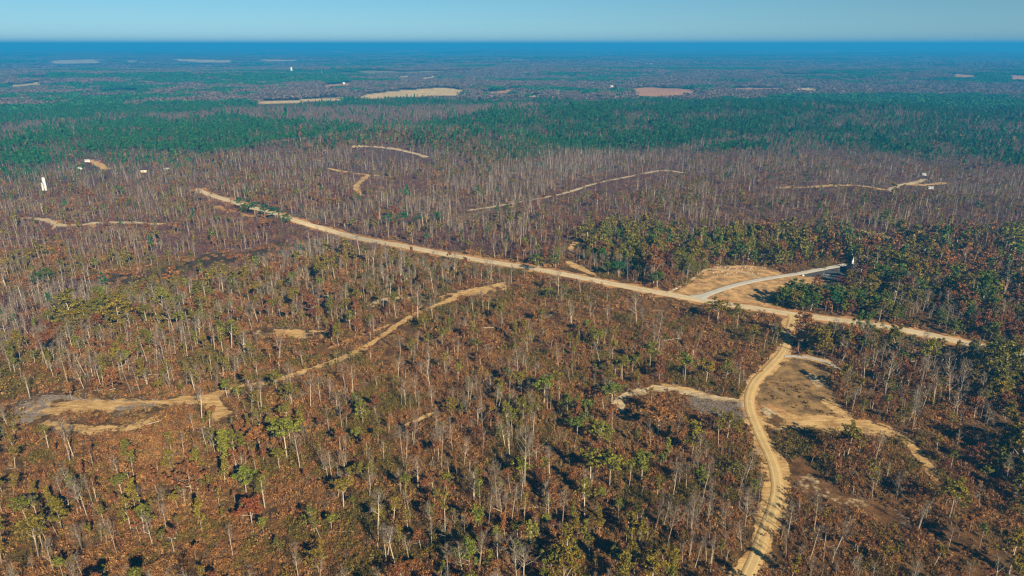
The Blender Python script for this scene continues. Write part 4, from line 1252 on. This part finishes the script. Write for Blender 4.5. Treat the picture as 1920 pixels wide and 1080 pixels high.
# ------------------------------------------------------------------ undergrowth
def undergrowth(r0, r1, cell, grow, suffix):
    x, y = candidates(r0, r1, cell)
    px, py, _ = project(x, y)
    D, U, k, allz = wood_arrays(px, py, x, y)
    n = fnoise(x / 14, y / 14, 900)
    keep = rng.random(len(x)) < U * (0.45 + 0.7 * sstep(0.3, 0.6, n))
    cm = clear_mask(x, y)
    keep &= cm + (fnoise(x / 7, y / 7, 717) - 0.5) * 3.4 > 0.7 * grow + 0.3
    edge_ = cm < 3.5
    keep &= ~inside(px, py, LOT)
    sl = np.zeros(len(x), bool)
    for poly in SLASH:
        sl |= inside(px, py, poly)
    keep |= sl & (clear_mask(x, y) > 0) & (rng.random(len(x)) < 0.8)
    x, y, k, sl, edge_ = x[keep], y[keep], k[keep], sl[keep], edge_[keep]
    hue = fnoise(x / 30, y / 30, 333) + rng.normal(size=len(x)) * 0.1
    dry = np.array([w['g'] in ('drygrass',) for w in allz])[k]
    kind = np.where(sl, 3, np.where(dry, 2, np.where(hue > 0.60, 1, np.where(hue < 0.36, 2, 0))))
    kind = np.where((kind == 0) & (rng.random(len(x)) < 0.10), 3, kind)
    kind = np.where(edge_ & (rng.random(len(x)) < 0.22), 3, np.where(edge_ & (rng.random(len(x)) < 0.4), 2, kind))
    pur = np.array([w['g'] in ('purple', 'grey') for w in allz])[k]
    kind = np.where(pur & (kind < 2) & (rng.random(len(x)) < 0.8), 4, kind)
    names = ['brown_undergrowth', 'olive_undergrowth', 'dry_grass', 'slash_litter', 'purple_undergrowth']
    labs = ['russet-brown brush and saplings covering the forest floor', 'olive-green brush in patches on the forest floor', 'tufts of straw-coloured dry grass', 'grey branches and logging slash strewn over the ground', 'purple-brown brush under the grey woods']
    for i, (mk_, mm) in enumerate((('brush', form_shrub), ('greenbrush', form_shrub), ('drybrush', form_shrub), ('greybrush', form_slash), ('purplebrush', form_shrub))):
        m = kind == i
        c = int(m.sum())
        if c == 0: continue
        if i == 3:
            ms = [form_slash(700 + j).mesh('slash', [M[mk_]]) for j in range(5)]
        else:
            ms = [form_shrub(700 + 10 * i + j, [1.0, 0.75, 1.35, 0.6, 1.6][j] * (0.45 if i == 2 else 1.0)).mesh('shrub', [M[mk_]]) for j in range(5)]
        s = (0.6 + 0.75 * rng.random(c)) * grow
        scatter(names[i], ms, np.stack([x[m], y[m], height(x[m], y[m])], 1), turns(c, 0.05), np.stack([s, s, s * (0.75 + 0.6 * rng.random(c)) / grow ** 0.5], 1), labs[i], 'undergrowth')
undergrowth(175, 430, 2.3, 0.85, 'nearby')
undergrowth(430, 1150, 4.4, 1.4, 'beyond')
strew()

# ------------------------------------------------------------------ fallen trunks
def form_log(seed):
    g = np.random.default_rng(seed); mb = MB()
    L = 9 + 4 * g.random()
    p = np.stack([np.linspace(0, L, 6), np.cumsum(g.normal(size=6) * 0.12), 0.25 + 0.12 * g.random(6)], 1)
    mb.tube(p, np.linspace(0.24, 0.07, 6), 6)
    for i in range(6):
        t = 0.45 + 0.5 * g.random()
        a = at_line(p, np.array([t]))[0]
        d = unit(np.array([0.8, g.normal() * 0.8, 0.25 + 0.5 * g.random()]))
        mb.tube([a, a + d * (0.9 + 1.4 * g.random())], [0.06, 0.02], 3, cap=False)
    return mb.mesh('fallen_log', [M['logwood']])
M['logwood'] = plain('weathered_log', (0.46, 0.39, 0.30), 0.9, 0.3, 1.5)
logs = [form_log(40 + i) for i in range(4)]
lx, ly = candidates(240, 520, 48, 36)
lp, lq, _ = project(lx, ly)
ok = (clear_mask(lx, ly) > 3) & ~inside(lp, lq, FIELD) & ~inside(lp, lq, LOT) & (lq < 1060)
lx, ly, lp, lq = lx[ok], ly[ok], lp[ok], lq[ok]
by_place = {}
for i in range(len(lx)):
    where = next((w for w, poly in PLACES if inside(np.array(lp[i]), np.array(lq[i]), poly)), 'in the thinned brown wood')
    by_place.setdefault(where, []).append(i)
for where, mem in by_place.items():
    mem.sort(key=lambda i: lp[i])
    for k, i in enumerate(mem):
        o = add_obj('fallen_log', logs[i % 4])
        o.location = (lx[i], ly[i], float(height(lx[i], ly[i])) + 0.15); o.rotation_euler = (0, 0.0, rng.random() * 6.28)
        sc_ = 0.6 + 0.6 * rng.random(); o.scale = (sc_, sc_, sc_)
        tail = '' if len(mem) == 1 else ', %s from the left' % ordinal(k)
        tag(o, 'pale fallen trunk lying %s%s' % (where, tail), 'log', 'fallen trunks in the scrub')

# ------------------------------------------------------------------ buildings and small built things
M['white'] = plain('white_paint', (0.72, 0.71, 0.68), 0.6, 0.08, 0.8)
M['cream'] = plain('cream_siding', (0.62, 0.55, 0.42), 0.7, 0.1, 0.8)
M['brick'] = plain('red_brick', (0.28, 0.13, 0.09), 0.85, 0.25, 4.0)
M['tin'] = plain('pale_metal_roof', (0.40, 0.40, 0.39), 0.45, 0.12, 0.6, 0.3)
M['dark'] = plain('dark_shingles', (0.07, 0.068, 0.07), 0.9, 0.3, 3.0)
M['glass'] = plain('window_glass', (0.04, 0.05, 0.06), 0.1, 0.2, 1.0)
M['steel'] = plain('galvanised_steel', (0.45, 0.46, 0.47), 0.4, 0.1, 2.0, 0.6)
M['granite'] = plain('pale_granite', (0.55, 0.48, 0.42), 0.7, 0.3, 3.0)
M['mound'] = plain('bare_grave_soil', (0.46, 0.30, 0.17), 0.95, 0.25, 2.0)
M['tyre'] = plain('black_rubber', (0.02, 0.02, 0.02), 0.8, 0.2, 5.0)
M['carpaint'] = plain('white_car_paint', (0.50, 0.52, 0.55), 0.25, 0.04, 1.0)
M['lamp'] = plain('lamp_lens', (0.8, 0.8, 0.75), 0.2, 0.05, 1.0)

def spot(px, py):
    q = ground(px, py)
    return float(q[0]), float(q[1]), float(height(q[0], q[1]))

def gable(root, L, W, h, rise, wall, roof, windows=3, door=True):
    """a gabled house: wall, roof, door, windows (> pane); long side along x"""
    mb = MB()
    x, y = L / 2, W / 2
    v = [(-x, -y, -0.8), (x, -y, -0.8), (x, y, -0.8), (-x, y, -0.8), (-x, -y, h), (x, -y, h), (x, y, h), (-x, y, h), (-x, 0, h + rise), (x, 0, h + rise)]
    mb.add(v, [(0, 1, 5, 4), (2, 3, 7, 6), (1, 2, 6, 9, 5), (3, 0, 4, 8, 7)])
    mb.build('wall', M[wall], root)
    mb = MB(); o = 0.45; sl = rise / y
    for sg in (-1, 1):
        a = np.array([(-x - o, sg * (y + o), h - o * sl + 0.03), (x + o, sg * (y + o), h - o * sl + 0.03), (x + o, 0, h + rise + 0.03), (-x - o, 0, h + rise + 0.03)])
        b = a + np.array([0, 0, 0.18])
        f = [(4, 5, 6, 7), (0, 3, 2, 1), (0, 1, 5, 4), (1, 2, 6, 5), (3, 0, 4, 7)]
        mb.add(np.vstack([a, b]), f if sg < 0 else [q[::-1] for q in f])
    mb.build('roof', M[roof], root)
    for k in range(windows):
        cx = -x + L * (k + 0.5) / windows
        if door and k == windows // 2:
            d = MB(); d.box((cx - 0.5, -y - 0.07, -0.1), (cx + 0.5, -y - 0.012, 2.05)); d.build('door', M['dark'], root)
        else:
            w = MB(); w.box((cx - 0.62, -y - 0.06, 0.9), (cx + 0.62, -y - 0.01, 2.2)); wo = w.build('window', M['white'] if wall != 'white' else M['steel'], root)
            g_ = MB(); g_.box((cx - 0.5, -y - 0.075, 1.02), (cx + 0.5, -y - 0.062, 2.08)); g_.build('pane', M['glass'], wo)

for (hx, hy, L, W, h, rise, rz, wall, roof, lab) in HOUSES:
    x, y, z = spot(hx, hy)
    e = empty('house' if L > 9 else 'shed', (x, y, z + 0.2), rz); e.scale = (0.72, 0.72, 0.72)
    gable(e, L, W, h, rise, wall, roof, 3 if L < 15 else 5)
    tag(e, lab, 'house' if L > 9 else 'shed')

# the church by the parking lot, only its white steeple in the sun
x, y, z = spot(*BUILT['church'][:2])
ch = empty('church', (x, y, z + 0.2), 1.15)
gable(ch, 17, 9, 3.4, 2.6, 'brick', 'dark', 5, False)
st = MB(); st.box((6.4, -0.7, 5.0), (7.8, 0.7, 7.6)); sto = st.build('steeple', M['white'], ch)
sp_ = MB(); sp_.add([(6.2, -0.9, 7.6), (8.0, -0.9, 7.6), (8.0, 0.9, 7.6), (6.2, 0.9, 7.6), (7.1, 0, 12.0)], [(0, 1, 4), (1, 2, 4), (2, 3, 4), (3, 0, 4), (3, 2, 1, 0)]); sp_.build('spire', M['white'], sto)
cr = MB(); cr.box((7.05, -0.05, 11.8), (7.15, 0.05, 12.9)); cr.box((7.05, -0.3, 12.4), (7.15, 0.3, 12.5)); cr.build('cross', M['white'], sto)
dr = MB(); dr.box((8.51, -0.9, -0.1), (8.58, 0.9, 2.4)); dr.build('door', M['brick'], ch)
pc = MB(); pc.box((8.6, -2.0, 2.7), (11.0, 2.0, 3.0)); pc.build('porch_roof', M['white'], ch)
for sg in (-1.8, 1.8):
    c_ = MB(); c_.tube([(10.8, sg, -0.6), (10.8, sg, 2.69)], [0.14, 0.12], 8); c_.build('porch_column', M['white'], ch)
tag(ch, 'brick church with dark roof and white steeple in tree shade by the parking lot', 'church')

# parking lot with its painted stripes
lot_pts = [ground(*p) for p in LOT]
mb = MB()
c0 = np.mean(lot_pts, 0)
edge = []
for a, b in zip(lot_pts, lot_pts[1:] + lot_pts[:1]):
    for t in np.linspace(0, 1, 8, endpoint=False):
        edge.append(a * (1 - t) + b * t)
edge = np.array(edge); rings = [c0 + (edge - c0) * f for f in (1.0, 0.8, 0.6, 0.4, 0.2)]
V = np.vstack(rings + [c0[None]])
V = np.hstack([V, (height(V[:, 0], V[:, 1]) + 0.24)[:, None]])
n = len(edge)
F = [(k * n + i, k * n + (i + 1) % n, (k + 1) * n + (i + 1) % n, (k + 1) * n + i) for k in range(4) for i in range(n)] + [(4 * n + i, 4 * n + (i + 1) % n, 5 * n) for i in range(n)]
mb.add(V, F)
lot = mb.build('parking_lot', M['darkasphalt'], smooth_=True)
tag(lot, 'dark asphalt parking lot in the shade beside the church', kind='structure')
for r_ in range(3):
    for k in range(9):
        q = ground(1543 + k * 4.4 + r_ * 3.0, 514.5 + r_ * 4.2 + k * 0.45)
        px1, py1, _ = project(q[0], q[1])
        if not inside(np.array(px1), np.array(py1), LOT): continue
        d = np.array([0.75, -0.66]); nrm = np.array([0.66, 0.75]) * 0.12
        p4 = [q - nrm, q + d * 5.0 - nrm, q + d * 5.0 + nrm, q + nrm]
        sb = MB(); sb.add([(p[0], p[1], float(height(p[0], p[1])) + 0.262) for p in p4], [(0, 1, 2, 3)])
        sb.build('parking_stripe', M['white'], lot)

# graves: two blocks either side of the sandy loop lane
hs = MB(); hs.box((-0.55, -0.14, -0.3), (0.55, 0.14, 0.55)); hs.tube([(0, -0.14, 0.5), (0, 0.14, 0.5)], [0.55, 0.55], 12)
head_mesh = hs.mesh('headstone', [M['granite']])
gm = MB(); gm.tube([(0, -0.4, 0.05), (0, -2.2, 0.06)], [0.55, 0.48], 8)
mound_mesh = gm.mesh('grave_mound', [M['mound']])
BLOCKS = [('upper', [(1343, 499.5), (1400, 498), (1428, 503), (1424, 513), (1405, 511.5), (1375, 506.5), (1345, 504)], 'above the loop lane'),
          ('lower', [(1334, 507.5), (1345, 507.5), (1372, 509.5), (1388, 512.5), (1376, 521), (1348, 518.5), (1338, 514)], 'inside the loop lane')]
for nm, poly, where in BLOCKS:
    corner = np.array([ground(*p) for p in poly])
    lo, hi = corner.min(0), corner.max(0)
    ax = unit(np.array([0.55, 0.83])); ay = np.array([ax[1], -ax[0]])
    rows = {}
    mid = (lo + hi) / 2; R_ = np.linalg.norm(hi - lo) / 2
    for a in np.arange(-R_, R_, 3.4):
        for b in np.arange(-R_, R_, 5.2):
            if rng.random() < 0.35: continue
            q = mid + ax * (a + rng.normal() * 0.7) + ay * (b + rng.normal() * 0.6)
            p1, p2, _ = project(q[0], q[1])
            if inside(np.array(p1), np.array(p2), poly):
                rows.setdefault(round(b, 1), []).append((q, float(p1)))
    for ri, key in enumerate(sorted(rows)):
        row = sorted(rows[key], key=lambda t: t[1])
        for k, (q, _) in enumerate(row):
            g_ = empty('gravestone', (q[0], q[1], float(height(q[0], q[1])) + 0.1), -0.59 + rng.normal() * 0.05)
            s_ = 0.6 + 0.45 * rng.random(); g_.scale = (s_, s_, s_)
            add_obj('headstone', head_mesh, g_)
            if rng.random() < 0.7: add_obj('grave_mound', mound_mesh, g_)
            tag(g_, 'pale gravestone %s, %s in the %s row from the left' % (where, ordinal(k), ordinal(ri)), 'gravestone', 'gravestones in rows round the loop lane')

def light_pole(px, py, h, lab):
    x, y, z = spot(px, py)
    e = empty('light_pole', (x, y, z + 0.1))
    p = MB(); p.tube([(0, 0, -0.5), (0, 0, h)], [0.16, 0.1], 8); p.build('pole', M['steel'], e)
    a = MB(); a.tube([(0, 0, h - 0.2), (1.0, 0, h + 0.15), (1.8, 0, h + 0.2)], [0.07, 0.06, 0.05], 6); ao = a.build('arm', M['steel'], e)
    l = MB(); l.box((1.5, -0.17, h + 0.1), (2.2, 0.17, h + 0.3)); l.build('lamp_head', M['lamp'], ao)
    tag(e, lab, 'light pole', 'light poles by the church drive')
light_pole(1428, 512.5, 7.5, 'light pole between the graveyard and the church drive')
light_pole(1543, 521, 8.0, 'light pole at the edge of the parking lot')
light_pole(1342, 504, 4.0, 'short pole at the far corner of the loop lane')

x, y, z = spot(1506, 518)
sg_ = empty('sign_board', (x, y, z + 0.1), 0.2); sg_.scale = (0.6, 0.6, 0.6)
p = MB(); p.box((-1.5, -0.12, 0.5), (1.5, 0.12, 2.0)); p.build('panel', M['white'], sg_)
for dx in (-1.2, 1.2):
    p = MB(); p.box((dx - 0.09, -0.09, -0.4), (dx + 0.09, 0.09, 0.495)); p.build('post', M['white'], sg_)
tag(sg_, 'low white sign board where the parking lot meets the church drive', 'sign')

for k, (bx_, by_, lab) in enumerate([(1255, 535, 'white box, first of three by the wood at the loop lane'), (1259, 534.6, 'white box, second of three by the wood at the loop lane'),
                                     (1262.5, 534.2, 'white box, third of three by the wood at the loop lane'), (1267.5, 541.8, 'single white box in the grass inside the loop lane')]):
    x, y, z = spot(bx_, by_)
    e = empty('utility_box', (x, y, z + 0.05), 0.3); e.scale = (0.75, 0.75, 0.75)
    p = MB(); p.box((-0.55, -0.45, -0.2), (0.55, 0.45, 1.15)); p.build('cabinet', M['white'], e)
    p = MB(); p.box((-0.62, -0.52, 1.152), (0.62, 0.52, 1.26)); p.build('lid', M['tin'], e)
    p = MB(); p.box((-0.45, -0.475, 0.0), (0.45, -0.453, 1.05)); p.build('door', M['white'], e)
    tag(e, lab, 'box', 'white boxes by the loop lane')

# white standpipe water tanks
def standpipe(px, py, r, h, lab):
    x, y, z = spot(px, py)
    e = empty('water_tank', (x, y, z))
    p = MB(); p.tube([(0, 0, -1), (0, 0, h)], [r, r], 24, cap=False); p.build('shell', M['white'], e, True)
    t = np.linspace(0, math.pi / 2, 6)
    p = MB(); p.tube([(0, 0, h + 0.35 * r * math.sin(a)) for a in t], [max(0.02, r * 1.02 * math.cos(a)) for a in t], 24); ro = p.build('dome_roof', M['white'], e, True)
    p = MB(); p.tube([(0, 0, h + 0.3 * r), (0, 0, h + 0.3 * r + 1.0)], [0.25, 0.2], 8); p.build('vent', M['steel'], ro)
    p = MB()
    for sgn in (-0.3, 0.3): p.tube([(sgn, -r - 0.2, 0), (sgn, -r - 0.2, h)], [0.05, 0.05], 4)
    for k in range(int(h / 1.2)): p.tube([(-0.3, -r - 0.2, 0.6 + k * 1.2), (0.3, -r - 0.2, 0.6 + k * 1.2)], [0.03, 0.03], 4)
    lo_ = p.build('ladder', M['steel'], e); lo_['kind'] = 'stuff'
    return tag(e, lab, 'water tank')
standpipe(81, 357, 1.0, 10.5, 'short thin white tank close beside the tall hillside tank')
standpipe(86, 357, 2.0, 18, 'white cylindrical water tank rising over the trees on the hillside')
standpipe(547, 137.5, 6.5, 40, 'far-off white standpipe tower in the blue haze')
# far buildings
FAR = [(590, 141.5, 48, 20, 8, 'white', 'white', 'long white shed in the blue distance beside the standpipe tower'), (575, 142, 16, 10, 6, 'cream', 'tin', 'small pale building beside the long white far shed'),
       (1216, 123, 85, 30, 14, 'cream', 'cream', 'long cream building far off in the haze'), (1010, 182, 16, 9, 5, 'cream', 'tin', 'pale building among far bare woods below the red field'),
       (1372, 150, 22, 12, 6, 'white', 'tin', 'white house alone in the far dark pines'), (1146, 163.5, 26, 12, 5, 'cream', 'tin', 'pale long roof in a far small field'),
       (600, 158, 18, 10, 5, 'white', 'tin', 'white house by the far red field'), (645, 157.5, 14, 9, 5, 'white', 'tin', 'second white house by the far red field'),
       (285, 172, 14, 9, 5, 'white', 'tin', 'white house among far mixed woods'), (365, 167, 14, 9, 5, 'white', 'tin', 'white-roofed house in the far woods alone'),
       (1480, 158, 20, 10, 5, 'white', 'tin', 'white house beside the far hay strip'), (1610, 141, 22, 12, 6, 'white', 'tin', 'far white house in the hazy woods')]
for fx_, fy_, L, W, h, wall, roof, lab in FAR:
    x, y, z = spot(fx_, fy_)
    e = empty('far_house', (x, y, z + 5.0), 0.1); e.scale = (0.7, 0.7, 0.7)
    gable(e, L, W, h, W * 0.12 + 1, wall, roof, 5)
    p = MB(); p.box((-L / 2, -W / 2, -10), (L / 2, W / 2, -0.81)); p.build('footing', M[wall], e)
    tag(e, lab, 'building')
x, y, z = spot(604, 144)
ms = empty('lattice_mast', (x, y, z))
for a in range(3):
    c, s_ = math.cos(a * 2.094), math.sin(a * 2.094)
    p = MB(); p.tube([(2.6 * c, 2.6 * s_, 0), (0.5 * c, 0.5 * s_, 48)], [0.3, 0.22], 4); p.build('leg', M['steel'], ms)
p = MB()
for k in range(12):
    z0 = 2 + k * 3.8; r0_ = 2.6 - 2.1 * z0 / 48; r1_ = 2.6 - 2.1 * (z0 + 3.8) / 48
    for a in range(3):
        c, s_ = math.cos(a * 2.094), math.sin(a * 2.094); c2, s2 = math.cos((a + 1) * 2.094), math.sin((a + 1) * 2.094)
        p.tube([(r0_ * c, r0_ * s_, z0), (r1_ * c2, r1_ * s2, z0 + 3.8)], [0.14, 0.14], 3)
bo = p.build('bracing', M['steel'], ms); bo['kind'] = 'stuff'
tag(ms, 'thin grey lattice mast beside the long white far shed', 'mast')

# the car at the edge of the wood above the white driveway
x, y, z = spot(*BUILT['car'][:2])
car = empty('parked_car', (x, y, z + 0.1), -0.55); car.scale = (1.1, 1.1, 1.1)
prof = [(-2.2, 0.35), (-2.25, 0.75), (-1.95, 0.95), (-1.2, 1.0), (1.1, 1.02), (2.1, 0.85), (2.25, 0.6), (2.2, 0.35)]
def extrude(prof, y0, y1, y0t=None):
    n = len(prof); v = [(a, y0, b) for a, b in prof] + [(a, y1, b) for a, b in prof]
    return v, [tuple(range(n)), tuple(range(2 * n - 1, n - 1, -1))] + [(i, i + n, (i + 1) % n + n, (i + 1) % n) for i in range(n)]
p = MB(); p.add(*extrude(prof, -0.88, 0.88)); p.build('body', M['carpaint'], car)
p = MB(); p.add([(-1.9, -0.8, 1.0), (0.9, -0.8, 1.0), (0.9, 0.8, 1.0), (-1.9, 0.8, 1.0), (-1.5, -0.62, 1.5), (0.25, -0.62, 1.52), (0.25, 0.62, 1.52), (-1.5, 0.62, 1.5)], [(0, 1, 5, 4), (1, 2, 6, 5), (2, 3, 7, 6), (3, 0, 4, 7)]); p.build('window', M['glass'], car)
p = MB(); p.add([(-1.55, -0.66, 1.505), (0.3, -0.66, 1.525), (0.3, 0.66, 1.525), (-1.55, 0.66, 1.505), (-1.5, -0.6, 1.56), (0.2, -0.6, 1.58), (0.2, 0.6, 1.58), (-1.5, 0.6, 1.56)], [(0, 1, 5, 4), (1, 2, 6, 5), (2, 3, 7, 6), (3, 0, 4, 7), (4, 5, 6, 7)]); p.build('roof', M['carpaint'], car)
for wx in (-1.4, 1.4):
    for wy in (-0.82, 0.82):
        p = MB(); p.tube([(wx, wy - 0.1, 0.33), (wx, wy + 0.1, 0.33)], [0.33, 0.33], 14); wo = p.build('wheel', M['tyre'], car)
        p = MB(); sgn = 1 if wy > 0 else -1; p.tube([(wx, wy + sgn * 0.09, 0.33), (wx, wy + sgn * 0.115, 0.33)], [0.2, 0.18], 10); p.build('rim', M['steel'], wo)
for wy in (-0.6, 0.6):
    p = MB(); p.box((2.17, wy - 0.2, 0.62), (2.255, wy + 0.2, 0.76)); p.build('headlight', M['lamp'], car)
tag(car, 'white parked car half hidden under trees above the white driveway', 'car')

x, y, z = spot(*BUILT['gas'][:2])
gt = empty('gas_tank', (x, y, z), 0.3); gt.scale = (0.8, 0.8, 0.8)
t = np.linspace(-1, 1, 9)
p = MB(); p.tube([(1.7 * a, 0, 0.95) for a in t], [0.62 * math.sqrt(max(0.0, 1 - a ** 6)) + 0.02 for a in t], 16); p.build('shell', M['white'], gt, True)
for dx in (-0.9, 0.9):
    p = MB(); p.box((dx - 0.12, -0.4, -0.2), (dx + 0.12, 0.4, 0.4)); p.build('leg', M['steel'], gt)
tag(gt, 'small white tank lying in the thin brown wood east of the clearing', 'tank')

# ------------------------------------------------------------------ the air
hz = MB(); hz.box((-70000, -70000, -170), (70000, 70000, CAM_H + 45))
m = bpy.data.materials.new('haze_air'); m.use_nodes = True
nt = m.node_tree; nt.nodes.clear()
out = nt.nodes.new('ShaderNodeOutputMaterial')
pv = nt.nodes.new('ShaderNodeVolumePrincipled')
pv.inputs['Color'].default_value = (0.03, 0.38, 0.86, 1)
pv.inputs['Density'].default_value = 0.00014
pv.inputs['Anisotropy'].default_value = 0.0
nt.links.new(pv.outputs[0], out.inputs['Volume'])
tag(hz.build('haze', m), 'blue haze thickening towards the horizon', 'haze', kind='stuff')
